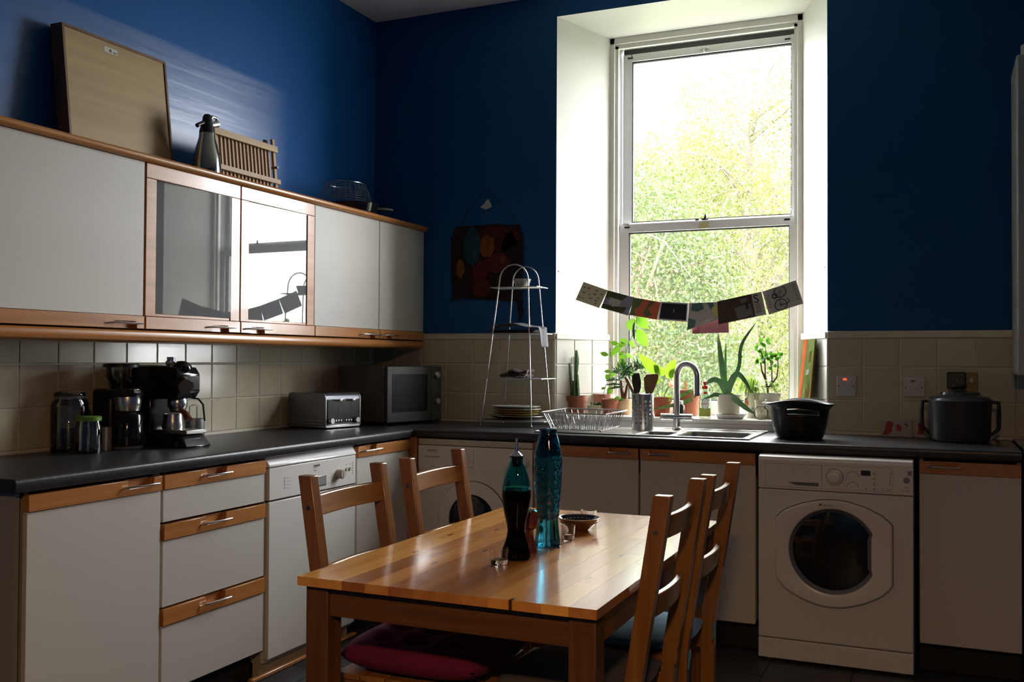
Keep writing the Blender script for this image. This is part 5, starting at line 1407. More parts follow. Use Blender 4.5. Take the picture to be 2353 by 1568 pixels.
gcl = mat('grey_cloth', (.10, .10, .105), .8, bump=(150, .3))
rows_ = []
path = [(.885, 1.428), (.93, 1.434), (.97, 1.446), (1.02, 1.450), (1.06, 1.448), (1.10, 1.436), (1.14, 1.431), (1.165, 1.428), (1.180, 1.418), (1.190, 1.390), (1.196, 1.36), (1.205, 1.325)]
for i, (x, z) in enumerate(path):
    row = []
    for j in range(9):
        v = j / 8; y = -.312 + .15 * v
        if i >= 8: y = -.335 + .10 * v
        row.append((x + .006 * sin(6 * v + i), y, z + .006 * sin(9 * v + i * .9) * (1 if i < 8 else .3)))
    rows_.append(row)
cloth('folded_cloth', 'grey cloth on the rack third tier hanging over its right end', gcl, .1, rows_)
dcl = mat('patterned_cloth', (.045, .028, .028), .9, noise=(70, (1, 1, 1), .9))
# rolled dark patterned cloth on tier 2
t = thing('folded_tea_towel', 'dark patterned tea towel folded on the second tier of the rack', 'tea towel', (1.02, -.23, 1.165))
mb = MB()
for k, (z, x0, x1, h) in enumerate(((1.168, .945, 1.095, .022), (1.188, .99, 1.10, .018))):
    prof = []
    m_ = 14
    ring_pts = []
    for i in range(m_ + 1):
        f = i / m_; x = x0 + (x1 - x0) * f; hh = h * (1 + .25 * sin(5 * f + k)); zz_ = z + hh / 2 + .006 * f * k + .003 * sin(8 * f)
        ring_pts.append([(x, -.285 + .05 + .052 * cos(a) + .004 * sin(7 * f), zz_ + hh / 2 * sin(a)) for a in [2 * pi * q / 12 for q in range(12)]])
    vs = [p for r in ring_pts for p in r]; fs = [tuple(reversed(range(12))), tuple(range(m_ * 12, m_ * 12 + 12))]
    for i in range(m_):
        for q in range(12): fs.append((i * 12 + q, i * 12 + (q + 1) % 12, (i + 1) * 12 + (q + 1) % 12, (i + 1) * 12 + q))
    mb.add(vs, fs)
part('folds', mb, dcl, t, smooth=True, kind='stuff')
part('pale_edge', MB().tube([(1.04, -.29, 1.172), (1.065, -.293, 1.176), (1.085, -.292, 1.172), (1.098, -.285, 1.188), (1.100, -.28, 1.205), (1.085, -.285, 1.214), (1.06, -.285, 1.210)], [.002, .004, .004, .004, .004, .003, .002], 6), mat('pale_pattern', (.42, .34, .32), .9, noise=(90, (1, 1, 1), .5)), t, smooth=True)
t = thing('metal_bowl', 'small fluted metal bowl on the top tier of the rack', 'bowl', (1.04, -.22, 1.643))
part('body', MB().lathe([(0, 1.6435), (.030, 1.6435), (.036, 1.648), (.047, 1.685), (.045, 1.685), (.033, 1.651), (0, 1.648)], (1.045, -.225, 0), 40, mod=lambda a, z: 1 + .03 * cos(12 * a + 60 * z)), steel, t, smooth=True)
#@@NEXT2@@
# ================================================================== WINDOW SILL
ZL = .9675
def pot(name, label, cat, x, y, r, rb, h, m, rim=True, ribs=0, sq=False):
    t = thing(name, label, cat, (x, y, ZL))
    n = 4 if sq else 40
    z1 = ZL + h
    if rim:
        prof = [(0, ZL), (rb, ZL), (r * .90, z1 - h * .28), (r, z1 - h * .28), (r * 1.02, z1), (r * .93, z1), (r * .86, z1 - h * .12), (0, z1 - h * .14)]
    else:
        prof = [(0, ZL), (rb * .96, ZL), (rb, ZL + .004), (r, z1 - .002), (r - .001, z1), (r - .005, z1), (r - .008, z1 - h * .15), (0, z1 - h * .16)]
    o = part('pot', MB().lathe(prof, (x, y, 0), n if not sq else 40, mod=(lambda a, z: 1 + .02 * cos(ribs * a)) if ribs else ((lambda a, z: min(1.28, 1 / max(abs(cos(a)), abs(sin(a))))) if sq else None)), m, t, smooth=True)
    part('soil', MB().lathe([(0, z1 - h * .10), (r * .86, z1 - h * .13), (r * .8, z1 - h * .2), (0, z1 - h * .2)], (x, y, 0), 24), soilm, t)
    return t, z1 - h * .1
def leaf_mb(mb, base, tip, width, nrm=(0, -1, 0), bend=0., n=6, shape=1., fold=.15):
    """pointed leaf blade from base to tip; nrm faces its upper side"""
    base, tip = Vector(base), Vector(tip); ax = tip - base; Ln = ax.length; ax.normalize()
    nm = Vector(nrm); nm = (nm - ax * nm.dot(ax)); 
    if nm.length < 1e-5: nm = ax.orthogonal()
    nm.normalize(); sd = ax.cross(nm)
    vs = []
    for i in range(n + 1):
        f = i / n; w_ = width / 2 * (sin(pi * min(1, f ** shape)) ** .8 if 0 < f < 1 else .02)
        c = base + ax * Ln * f + nm * bend * sin(pi * f) * Ln
        vs += [c - sd * w_ + nm * fold * w_, c, c + sd * w_ + nm * fold * w_]
    fs = []
    for i in range(n):
        for k in (0, 1): fs.append((i * 3 + k, i * 3 + k + 1, i * 3 + 4 + k, i * 3 + 3 + k))
    mb.add(vs, fs)
def fleshy(mb, pts, wd, th, nrm=(0, -1, 0)):
    """thick tapering succulent leaf along pts; wd list"""
    pts = [Vector(p) for p in pts]; N = len(pts); rings = []; m = 8
    for i in range(N):
        t_ = (pts[min(i + 1, N - 1)] - pts[max(i - 1, 0)]).normalized(); nm = Vector(nrm); nm = (nm - t_ * nm.dot(t_)).normalized(); sd = t_.cross(nm)
        rings.append([pts[i] + sd * wd[i] * cos(2 * pi * k / m) + nm * (wd[i] * th * sin(2 * pi * k / m) - wd[i] * .35 * abs(sin(2 * pi * k / m)) * (1 if sin(2 * pi * k / m) > 0 else 0)) for k in range(m)])
    vs = [p for r in rings for p in r]; fs = [tuple(reversed(range(m))), tuple(range((N - 1) * m, N * m))]
    for i in range(N - 1):
        for k in range(m): fs.append((i * m + k, i * m + (k + 1) % m, (i + 1) * m + (k + 1) % m, (i + 1) * m + k))
    mb.add(vs, fs)
green_d = mat('cactus_green', (.035, .085, .020), .5, noise=(20, (1, 1, 1), .3))
green_b = leafmat('bright_leaf', (.07, .17, .02), .55)
green_m = leafmat('mid_leaf', (.05, .15, .02), .4)
green_s = leafmat('spider_leaf', (.16, .26, .06), .5)
aloem = mat('aloe_green', (.12, .28, .11), .35, noise=(30, (1, 1, 1), .25))
stemm = mat('brown_stem', (.12, .05, .02), .6)
stemg = mat('green_stem', (.06, .10, .025), .6)

# cactus in terracotta
t, zs_ = pot('potted_cactus', 'tall spiky cactus in a terracotta pot at the left end of the window sill', 'plant', 1.246, .072, .056, .038, .100, terra)
for pts, wd in ((((1.240, .075, zs_), (1.243, .072, 1.18), (1.246, .070, 1.26), (1.243, .068, 1.315)), (.007, .007, .0115, .006)),
                (((1.222, .07, zs_), (1.212, .07, 1.15), (1.204, .068, 1.245)), (.009, .007, .003)),
                (((1.230, .085, zs_), (1.228, .085, 1.17), (1.223, .085, 1.28)), (.008, .006, .003)),
                (((1.254, .07, zs_), (1.250, .07, 1.13), (1.248, .068, 1.182)), (.010, .009, .007)),
                (((1.214, .08, zs_), (1.200, .08, 1.14), (1.188, .08, 1.228)), (.008, .005, .002)),
                (((1.236, .06, zs_), (1.232, .06, 1.12), (1.230, .06, 1.150)), (.010, .009, .006))):
    pp = []
    for i in range(len(pts) - 1):
        for k in range(5): pp.append((Vector(pts[i]).lerp(Vector(pts[i + 1]), k / 5), wd[i] + (wd[i + 1] - wd[i]) * k / 5))
    pp.append((Vector(pts[-1]), wd[-1]))
    mb = MB().tube([p for p, _ in pp], [w_ * (1 + .12 * (i % 2)) for i, (_, w_) in enumerate(pp)], 5)
    part('cactus_stem', mb, green_d, t, smooth=True)
# blue glass bottle in the corner
t = thing('glass_bottle', 'blue grey glass bottle tucked beside the cactus pot', 'bottle', (1.196, .10, ZL))
part('glass_body', MB().lathe([(0, ZL), (.022, ZL), (.024, ZL + .005), (.024, ZL + .085), (.012, ZL + .105), (.010, ZL + .122), (.008, ZL + .122), (.009, ZL + .10), (.021, ZL + .08), (.021, ZL + .008), (0, ZL + .006)], (1.205, .155, 0), 28), mat('blue_grey_glass', (.25, .45, .52), .05, trans=.9, ior=1.4), t, smooth=True)
# ribbed pink pot
t, zs_ = pot('ribbed_pot_plant', 'ribbed pink clay pot with a thin climbing leafy shoot behind the small pots', 'plant', 1.350, .225, .060, .048, .108, mat('pink_clay', (.46, .22, .17), .7), rim=False, ribs=30)
part('stem', MB().tube([(1.345, .225, zs_), (1.36, .222, 1.12), (1.385, .22, 1.16), (1.395, .218, 1.22), (1.388, .215, 1.33)], .0016, 5), stemg, t)
for b, e, w_ in (((1.386, .22, 1.15), (1.366, .21, 1.185), .032), ((1.392, .22, 1.12), (1.382, .21, 1.07), .034), ((1.39, .22, 1.2), (1.355, .21, 1.20), .02), ((1.36, .22, 1.11), (1.337, .21, 1.102), .014), ((1.40, .22, 1.17), (1.408, .21, 1.20), .028)):
    mb = MB(); leaf_mb(mb, b, e, w_); part('leaf', mb, green_b, t, smooth=True)
# cream bowl with succulent
t, zs_ = pot('succulent_bowl', 'small square cream bowl with a low succulent, behind the dish rack', 'plant', 1.349, .085, .040, .028, .052, mat('cream_bowl', (.48, .44, .28), .5), rim=False, sq=True)
mb = MB(); rnd = random.Random(5)
for k in range(26):
    a = rnd.uniform(0, 2 * pi); r = rnd.uniform(0, .03); b = Vector((1.349 + r * cos(a), .085 + r * sin(a), zs_)); mb.tube([b, b + Vector((.008 * cos(a), .008 * sin(a), rnd.uniform(.008, .024)))], [.0045, .002], 6)
part('succulent', mb, green_m, t, kind='stuff')
# second terracotta
t, zs_ = pot('terracotta_pot_plant', 'small terracotta pot with trailing sprigs, right of the cream bowl', 'plant', 1.428, .095, .048, .034, .085, terra)
mb = MB(); rnd = random.Random(6)
for k in range(14):
    a = rnd.uniform(-1, 2.); b = Vector((1.428 + .03 * cos(a), .095 - .02 * sin(a), zs_)); e = b + Vector((rnd.uniform(-.02, .06), rnd.uniform(-.03, .01), rnd.uniform(-.01, .03)))
    leaf_mb(mb, b, e, .010, n=3)
part('sprigs', mb, green_m, t, smooth=True, kind='stuff')
# biscuit pot with pencil succulent (jar behind)
t, zs_ = pot('pencil_succulent', 'spiky dark green pencil succulent in a biscuit pot behind the utensil pot', 'plant', 1.486, .150, .052, .042, .086, mat('biscuit_clay', (.50, .33, .18), .7), rim=False)
part('trunk', MB().tube([(1.486, .15, zs_), (1.475, .15, 1.10), (1.472, .15, 1.15)], [.014, .010, .008], 8).tube([(1.492, .15, zs_), (1.505, .15, 1.12), (1.52, .15, 1.16)], [.010, .008, .006], 8), stemm, t, smooth=True)
mb = MB(); rnd = random.Random(8)
for k in range(120):
    c = Vector(rnd.choice([(1.455, .15, 1.19), (1.48, .15, 1.21), (1.505, .15, 1.20), (1.54, .16, 1.20), (1.57, .17, 1.215), (1.45, .15, 1.16)]))
    d = Vector((rnd.gauss(0, 1), rnd.gauss(0, .8), rnd.gauss(.55, .8))).normalized()
    s = c + d * rnd.uniform(.0, .02); e = s + d * rnd.uniform(.025, .052)
    mb.tube([s, s.lerp(e, .7), e], [.0022, .0034, .0018], 5)
for (b, e) in (((1.47, .14, 1.155), (1.395, .12, 1.150)), ((1.475, .14, 1.13), (1.398, .12, 1.128)), ((1.49, .14, 1.118), (1.41, .12, 1.105))):
    mb.tube([b, Vector(b).lerp(Vector(e), .5) + Vector((0, 0, .004)), e], [.003, .0065, .003], 6)
part('foliage', mb, mat('pencil_green', (.05, .13, .04), .4), t, smooth=True, kind='stuff')
# tall bright plant, behind
t = thing('leafy_climber', 'tall climbing plant with large bright green leaves and one dark chilli at the left sash', 'plant', (1.51, .255, ZL))
part('pot', MB().lathe([(0, ZL), (.030, ZL), (.036, ZL + .06), (.038, ZL + .085), (.034, ZL + .085), (.030, ZL + .07), (0, ZL + .068)], (1.545, .235, 0), 28), mat('grey_plastic_pot', (.10, .10, .105), .5), t, smooth=True)
part('stem', MB().tube([(1.540, .235, ZL + .07), (1.50, .25, 1.12), (1.478, .25, 1.22), (1.470, .25, 1.30), (1.482, .25, 1.36), (1.525, .25, 1.43), (1.528, .25, 1.50)], .0022, 6).tube([(1.545, .235, ZL + .07), (1.49, .25, 1.14), (1.465, .25, 1.25), (1.466, .25, 1.34)], .0018, 6), stemg, t, smooth=True)
part('chilli', MB().tube([(1.527, .22, 1.470), (1.523, .218, 1.455), (1.520, .217, 1.42), (1.524, .217, 1.385), (1.526, .217, 1.372)], [.003, .008, .0085, .005, .001], 10), mat('dark_chilli', (.02, .05, .012), .25), t, smooth=True)
L_ = [((1.520, .24, 1.49), (1.492, .23, 1.425), .060), ((1.535, .24, 1.505), (1.60, .23, 1.435), .060), ((1.535, .24, 1.435), (1.600, .22, 1.335), .062), ((1.53, .26, 1.51), (1.575, .27, 1.49), .05),
      ((1.460, .24, 1.262), (1.457, .22, 1.185), .046), ((1.458, .24, 1.26), (1.447, .22, 1.300), .040), ((1.452, .24, 1.275), (1.440, .22, 1.19), .044), ((1.47, .24, 1.345), (1.430, .22, 1.352), .03),
      ((1.455, .24, 1.352), (1.385, .22, 1.282), .036), ((1.43, .24, 1.35), (1.385, .22, 1.362), .026), ((1.37, .24, 1.29), (1.328, .22, 1.302), .026), ((1.48, .24, 1.36), (1.44, .22, 1.375), .034), ((1.49, .24, 1.37), (1.525, .22, 1.335), .026),
      ((1.47, .24, 1.30), (1.51, .22, 1.275), .024), ((1.465, .24, 1.31), (1.43, .22, 1.29), .02), ((1.50, .24, 1.22), (1.52, .22, 1.165), .036)]
for i, (b, e, w_) in enumerate(L_):
    mb = MB(); leaf_mb(mb, b, e, w_, bend=.08, n=8); part('leaf', mb, green_b, t, smooth=True)
part('tendrils', MB().tube([(1.455, .25, 1.275), (1.40, .235, 1.285), (1.37, .24, 1.30)], .0009, 4).tube([(1.475, .25, 1.345), (1.45, .24, 1.36), (1.43, .23, 1.355)], .0009, 4).tube([(1.48, .25, 1.24), (1.52, .24, 1.25), (1.535, .23, 1.285)], .0009, 4).tube([(1.46, .25, 1.33), (1.41, .24, 1.25), (1.40, .24, 1.10)], .0008, 4), stemg, t, kind='stuff')
# heart-leaf plant in terracotta
t, zs_ = pot('heart_leaf_plant', 'terracotta pot with big lime heart leaves and a pale pink flower, left of the tap', 'plant', 1.703, .125, .052, .038, .100, mat('red_clay', (.30, .075, .03), .7))
for b, m_, e in (((1.69, .13, zs_), (1.66, .15, 1.16), (1.665, .17, 1.215)), ((1.70, .13, zs_), (1.70, .16, 1.15), (1.712, .17, 1.20)), ((1.71, .13, zs_), (1.735, .14, 1.13), (1.755, .13, 1.15)), ((1.72, .12, zs_), (1.76, .10, 1.085), (1.79, .09, 1.06))):
    part('stem', MB().tube(bez(b, m_, e, 6), .0018, 5), stemg, t)
for b, e, w_ in (((1.685, .17, 1.185), (1.572, .14, 1.298), .062), ((1.70, .17, 1.18), (1.655, .15, 1.245), .05), ((1.725, .17, 1.165), (1.770, .14, 1.270), .065), ((1.735, .17, 1.17), (1.800, .15, 1.232), .05), ((1.68, .17, 1.17), (1.66, .14, 1.13), .035)):
    mb = MB(); leaf_mb(mb, b, e, w_, bend=.10, n=8, shape=.75); part('leaf', mb, leafmat('lime_leaf', (.11, .21, .02), .55), t, smooth=True)
mb = MB()
for k in range(9):
    a = 2 * pi * k / 9; b = Vector((1.755, .12, 1.125)); leaf_mb(mb, b, b + Vector((.026 * cos(a) + .012, -.01, .026 * sin(a) + .018)), .010, n=4)
part('flower', mb, leafmat('pale_pink_petal', (.55, .32, .40), .4), t, smooth=True)
mb = MB()
for b, e in (((1.72, .12, 1.06), (1.75, .09, 1.035)), ((1.73, .11, 1.07), (1.775, .08, 1.075)), ((1.74, .11, 1.07), (1.765, .08, 1.045)), ((1.75, .10, 1.03), (1.80, .08, 1.02)), ((1.70, .11, 1.075), (1.735, .08, 1.095))): leaf_mb(mb, b, e, .013, n=5)
part('pale_leaves', mb, green_s, t, smooth=True)
# big terracotta pot with aloe offsets and stick
t, zs_ = pot('large_terracotta_pot', 'large terracotta pot with striped aloe leaves and a lolly stick behind the tap', 'plant', 1.822, .215, .070, .050, .137, terra)
part('lolly_stick', MB().obox((1.812, .205, zs_ + .028), (1, 0, 0), (0, 1, 0), (0, 0, 1), .0055, .001, .035), mat('stick_wood', (.62, .36, .18), .6), t, bevel=.001)
for pts, wd in ((((1.86, .15, 1.105), (1.80, .10, 1.072), (1.765, .085, 1.055)), (.010, .009, .002)), (((1.865, .13, 1.06), (1.80, .10, 1.035), (1.735, .075, 1.018), (1.665, .06, 1.005)), (.012, .011, .008, .002)), (((1.87, .14, 1.075), (1.90, .10, 1.09), (1.915, .08, 1.10)), (.011, .009, .002))):
    mb = MB(); fleshy(mb, pts, wd, .45); part('aloe_leaf', mb, mat('striped_aloe', (.11, .20, .04), .4, noise=(60, (1, 1, 1), .6)), t, smooth=True)
# small jar with white lid
t = thing('spice_jar', 'small dark jar with a white lid directly behind the tap', 'jar', (1.812, .05, ZL))
part('body', MB().lathe([(0, ZL), (.029, ZL), (.030, ZL + .004), (.030, ZL + .060), (.024, ZL + .068), (0, ZL + .068)], (1.815, .045, 0), 28), mat('dark_jar', (.02, .022, .022), .08), t, smooth=True)
part('lid', MB().lathe([(0, ZL + .068), (.022, ZL + .068), (.023, ZL + .084), (.020, ZL + .087), (0, ZL + .087)], (1.815, .045, 0), 28), whiteg, t, smooth=True)
# washing-up liquid
t = thing('detergent_bottle', 'clear bottle of yellow washing-up liquid with a red cap', 'bottle', (1.953, .035, ZL))
bx, by = 1.953, .035
part('plastic_body', MB().lathe([(0, ZL), (.029, ZL), (.031, ZL + .006), (.031, ZL + .085), (.027, ZL + .118), (.018, ZL + .140), (.0165, ZL + .150), (.0145, ZL + .150), (.016, ZL + .138), (.025, ZL + .115), (.029, ZL + .085), (.029, ZL + .008), (0, ZL + .003)], (bx, by, 0), 36, 1., .62), mat('clear_plastic', (.80, .95, .88), .05, trans=.95, ior=1.15), t, smooth=True)
part('yellow_liquid', MB().lathe([(0, ZL + .004), (.028, ZL + .009), (.028, ZL + .052), (0, ZL + .052)], (bx, by, 0), 36, 1., .60), mat('lemon_liquid', (.62, .58, .02), .1, trans=.6, ior=1.2), t, smooth=True)
part('shoulder_label', MB().box(bx - .003, bx + .015, by - .0150, by - .0145, ZL + .124, ZL + .136), redm, t)
part('cap', MB().lathe([(0, ZL + .150), (.0165, ZL + .150), (.0165, ZL + .166), (.0145, ZL + .168), (.0085, ZL + .169), (.0085, ZL + .178), (.011, ZL + .180), (.011, ZL + .188), (0, ZL + .190)], (bx, by, 0), 28), redm, t, smooth=True)
part('label', MB().lathe([(0, -.0212), (.0185, -.0208), (.0185, -.0200), (0, -.020)], (bx + .006, by, ZL + .075), 28, axis='y', sy=1.5), mat('label_white', (.75, .76, .72), .4), t)
part('label_ring', MB().tube([(bx + .006 + .0185 * cos(2 * pi * k / 30), by - .0212, ZL + .075 + .0275 * sin(2 * pi * k / 30)) for k in range(30)], .0015, 6, closed=True), mat('label_green', (.03, .22, .07), .4), t)
text('FAIRY', .0115, MATS['red_plastic'], t, (bx - .0115, by - .0220, ZL + .070), 'y', 'brand_mark')
# aloe in cream pot on enamel dish
t = thing('enamel_dish', 'white enamel dish with a dark rim under the aloe pot', 'dish', (2.078, .09, ZL))
dxp, dyp = 2.075, .070
part('body', MB().lathe([(0, ZL), (.062, ZL), (.066, ZL + .003), (.082, ZL + .024), (.080, ZL + .025), (.063, ZL + .006), (0, ZL + .004)], (dxp, dyp, 0), 44, 1., .78), whiteg, t, smooth=True)
part('rim_line', MB().tube([(dxp + .0825 * cos(2 * pi * k / 44), dyp + .0825 * .78 * sin(2 * pi * k / 44), ZL + .0245) for k in range(44)], .0014, 6, closed=True), mat('navy_enamel', (.01, .012, .03), .2), t, smooth=True)
zd = ZL + .0045
t = thing('potted_aloe', 'large aloe with long arching leaves in a cream pot on the enamel dish', 'plant', (2.065, .08, zd))
ax_, ay_ = 2.066, .075
part('pot', MB().lathe([(0, zd), (.050, zd), (.053, zd + .004), (.057, zd + .118), (.052, zd + .118), (.049, zd + .10), (0, zd + .098)], (ax_, ay_, 0), 40), mat('cream_pot', (.60, .54, .42), .5, noise=(10, (1, 1, 1), .06)), t, smooth=True)
part('soil', MB().lathe([(0, zd + .107), (.051, zd + .105), (.045, zd + .095), (0, zd + .095)], (ax_, ay_, 0), 24), soilm, t)
zo = zd + .105
al = [(((2.055, .075, zo), (2.044, .072, 1.16), (2.028, .07, 1.27), (2.017, .068, 1.36), (2.014, .066, 1.405)), (.017, .017, .014, .008, .001)),
      (((2.060, .075, zo + .015), (2.085, .072, 1.155), (2.108, .07, 1.20), (2.122, .07, 1.25), (2.124, .07, 1.30), (2.135, .07, 1.35), (2.165, .068, 1.40), (2.203, .066, 1.452)), (.014, .013, .0105, .009, .009, .008, .006, .001)),
      (((2.052, .085, zo), (2.048, .085, 1.2), (2.048, .085, 1.30), (2.050, .085, 1.356)), (.007, .007, .005, .001)),
      (((2.040, .08, zo), (2.030, .08, 1.17), (2.022, .08, 1.25), (2.020, .08, 1.27)), (.006, .005, .003, .001)),
      (((2.060, .065, zo + .012), (2.080, .055, 1.150), (2.105, .045, 1.19), (2.130, .038, 1.190), (2.160, .03, 1.155), (2.190, .022, 1.105)), (.014, .017, .015, .012, .010, .001)),
      (((2.055, .065, zo + .012), (2.030, .05, 1.150), (2.000, .04, 1.165), (1.975, .03, 1.155), (1.957, .025, 1.135)), (.014, .015, .013, .010, .001)),
      (((2.06, .055, zo + .002), (2.085, .030, 1.085), (2.125, .012, 1.058), (2.170, -.002, 1.025), (2.215, -.012, .998)), (.014, .016, .015, .012, .001)),
      (((2.05, .055, zo), (2.010, .03, 1.090), (1.975, .01, 1.075), (1.955, .0, 1.07)), (.011, .010, .006, .001))]
for pts, wd in al:
    # smooth the path
    P_ = [Vector(p) for p in pts]; pp = []; ww = []
    for i in range(len(P_) - 1):
        a = P_[max(i - 1, 0)]; b = P_[i]; c = P_[i + 1]; d = P_[min(i + 2, len(P_) - 1)]
        for k in range(5):
            u = k / 5; pp.append(.5 * ((2 * b) + (c - a) * u + (2 * a - 5 * b + 4 * c - d) * u * u + (3 * b - a - 3 * c + d) * u ** 3)); ww.append(wd[i] + (wd[i + 1] - wd[i]) * u)
    pp.append(P_[-1]); ww.append(wd[-1])
    mb = MB(); fleshy(mb, pp, ww, .42); part('aloe_leaf', mb, aloem, t, smooth=True)
# spider plant in printed cup
t = thing('spider_plant', 'striped spider plant in a white printed cup, behind the aloe', 'plant', (2.165, .20, ZL))
qx, qy = 2.163, .205
part('cup', MB().lathe([(0, ZL), (.034, ZL), (.036, ZL + .004), (.046, ZL + .130), (.043, ZL + .130), (.040, ZL + .11), (0, ZL + .108)], (qx, qy, 0), 36), mat('printed_cup', (.62, .60, .54), .4), t, smooth=True)
part('print', MB().lathe([(0, -.0425), (.016, -.0415), (.016, -.038), (0, -.037)], (qx - .018, qy + .002, ZL + .085), 20, axis='y', sy=1.4), mat('orange_print', (.65, .20, .06), .5), t)
text('09', .026, MATS['dark_print'], t, (qx - .014, qy - .0470, ZL + .075), 'y', roll=radians(90)); text('8', .022, MATS['dark_print'], t, (qx + .004, qy - .0470, ZL + .040), 'y')
mb = MB(); rnd = random.Random(12)
for k in range(70):
    a = rnd.uniform(0, 2 * pi); ln = rnd.uniform(.06, .15); el = rnd.uniform(.3, 1.4)
    b = Vector((qx + .01 * cos(a), qy + .01 * sin(a), ZL + .118)); dr_ = Vector((cos(a), .6 * sin(a), 0))
    pts = [b, b + dr_ * ln * .35 * cos(el) + Vector((0, 0, ln * .75 * sin(el))), b + dr_ * ln * .8 + Vector((0, 0, ln * (1.0 * sin(el) - .25))), b + dr_ * ln * 1.15 + Vector((0, 0, ln * (.85 * sin(el) - .55)))]
    pp = []
    for i in range(3):
        for q in range(3): pp.append(pts[i].lerp(pts[i + 1], q / 3))
    pp.append(pts[3]); sd = Vector((-sin(a), cos(a), .3)).normalized(); vs = []
    for i, p in enumerate(pp):
        w_ = .0042 * sin(pi * (i + 1.2) / (len(pp) + 1.2)) + .0003; vs += [p - sd * w_, p + sd * w_]
    mb.add(vs, [(2 * i, 2 * i + 1, 2 * i + 3, 2 * i + 2) for i in range(len(pp) - 1)])
part('blades', mb, green_s, t, smooth=True, kind='stuff')
# jade plant in white pot
t = thing('jade_plant', 'small branching jade plant in a white pot at the right of the sill', 'plant', (2.245, .20, ZL))
jx, jy = 2.249, .205
part('pot', MB().lathe([(0, ZL), (.044, ZL), (.046, ZL + .004), (.059, ZL + .130), (.055, ZL + .130), (.050, ZL + .11), (0, ZL + .108)], (jx, jy, 0), 40), mat('white_pot', (.62, .60, .56), .4), t, smooth=True)
part('soil', MB().lathe([(0, ZL + .122), (.053, ZL + .120), (.05, ZL + .11), (0, ZL + .11)], (jx, jy, 0), 24), soilm, t)
br = [((2.243, .205, 1.085), (2.240, .205, 1.12), (2.232, .205, 1.135)), ((2.240, .205, 1.12), (2.228, .205, 1.18), (2.226, .205, 1.26), (2.232, .205, 1.31), (2.226, .205, 1.355)), ((2.240, .205, 1.12), (2.262, .205, 1.15), (2.262, .20, 1.22), (2.252, .2, 1.275)),
      ((2.252, .205, 1.13), (2.286, .21, 1.18), (2.292, .21, 1.24), (2.290, .21, 1.28)), ((2.228, .205, 1.17), (2.212, .20, 1.21), (2.205, .20, 1.255)), ((2.226, .205, 1.25), (2.210, .20, 1.30), (2.202, .20, 1.325))]
for b in br: part('branch', MB().tube(b, [.006, .0045, .0032, .0025, .002][:len(b)], 6), stemm, t, smooth=True)
mb = MB(); rnd = random.Random(3)
for (cx_, cy_, cz_, n_) in ((2.226, .205, 1.360, 12), (2.200, .20, 1.328, 10), (2.252, .20, 1.283, 12), (2.292, .21, 1.285, 14), (2.204, .20, 1.262, 12), (2.270, .205, 1.272, 8), (2.228, .205, 1.285, 9), (2.262, .20, 1.235, 5), (2.275, .2, 1.14, 4)):
    for k in range(n_):
        d = Vector((rnd.gauss(0, 1), rnd.gauss(0, .7), rnd.gauss(.2, .7))).normalized(); c = Vector((cx_, cy_, cz_)) + d * .008
        leaf_mb(mb, c, c + d * rnd.uniform(.016, .026), rnd.uniform(.014, .020), nrm=(rnd.uniform(-.5, .5), -1, rnd.uniform(-.3, .6)), n=5)
part('leaves', mb, leafmat('jade_leaf', (.045, .16, .015), .35), t, smooth=True, kind='stuff')
# small square beige pot
t = thing('empty_pot', 'small beige pot standing in front of the printed cup', 'pot', (2.221, .12, ZL))
part('body', MB().lathe([(0, ZL), (.026, ZL), (.034, ZL + .095), (.031, ZL + .095), (.024, ZL + .01), (0, ZL + .01)], (2.222, .125, 0), 36), mat('beige_pot', (.55, .49, .36), .6), t, smooth=True)
# model bicycle
t = thing('model_bicycle', 'small black wire model bicycle on the sill beside the black bowl', 'model bicycle', (2.278, .03, ZL))
yb_ = .028
def wheel(cx_, r=.0335):
    cz_ = ZL + r + .002
    wl_ = part('wheel', MB().tube([(cx_ + r * cos(2 * pi * k / 40), yb_, cz_ + r * sin(2 * pi * k / 40)) for k in range(40)], .0022, 8, closed=True), black, t, smooth=True)
    sp = MB()
    for k in range(14): sp.cyl((cx_, yb_, cz_), (cx_ + r * cos(2 * pi * k / 14), yb_, cz_ + r * sin(2 * pi * k / 14)), .0005, n=4)
    part('spokes', sp, chrome, wl_, kind='stuff')
    part('hub', MB().cyl((cx_, yb_ - .005, cz_), (cx_, yb_ + .005, cz_), .003, n=10), darksteel, wl_)
    return cz_
zc_ = wheel(2.235); wheel(2.325)
part('frame', MB().tube([(2.235, yb_, zc_), (2.252, yb_, zc_ + .035), (2.257, yb_, zc_ + .050)], .0016, 6).tube([(2.251, yb_, zc_ + .033), (2.305, yb_, zc_ + .034)], .0022, 6).tube([(2.254, yb_, zc_ + .026), (2.285, yb_, zc_ - .004), (2.308, yb_, zc_ + .040)], .0016, 6).tube([(2.285, yb_, zc_ - .004), (2.325, yb_, zc_), (2.305, yb_, zc_ + .034)], .0013, 6), black, t, smooth=True)
part('handlebar', MB().tube([(2.245, yb_ - .014, zc_ + .050), (2.257, yb_ - .01, zc_ + .056), (2.257, yb_ + .01, zc_ + .056), (2.245, yb_ + .014, zc_ + .050)], .0018, 6).sphere((2.262, yb_, zc_ + .062), .005, 10, 6), chrome, t, smooth=True)
part('saddle', MB().sphere((2.314, yb_, zc_ + .043), .012, 12, 6, sx=1, sy=.6, sz=.35), black, t, smooth=True)
part('basket', MB().tube([(2.30, yb_ - .005, zc_ + .045), (2.296, yb_ - .004, zc_ + .060), (2.304, yb_ + .004, zc_ + .060)], .001, 5), chrome, t)
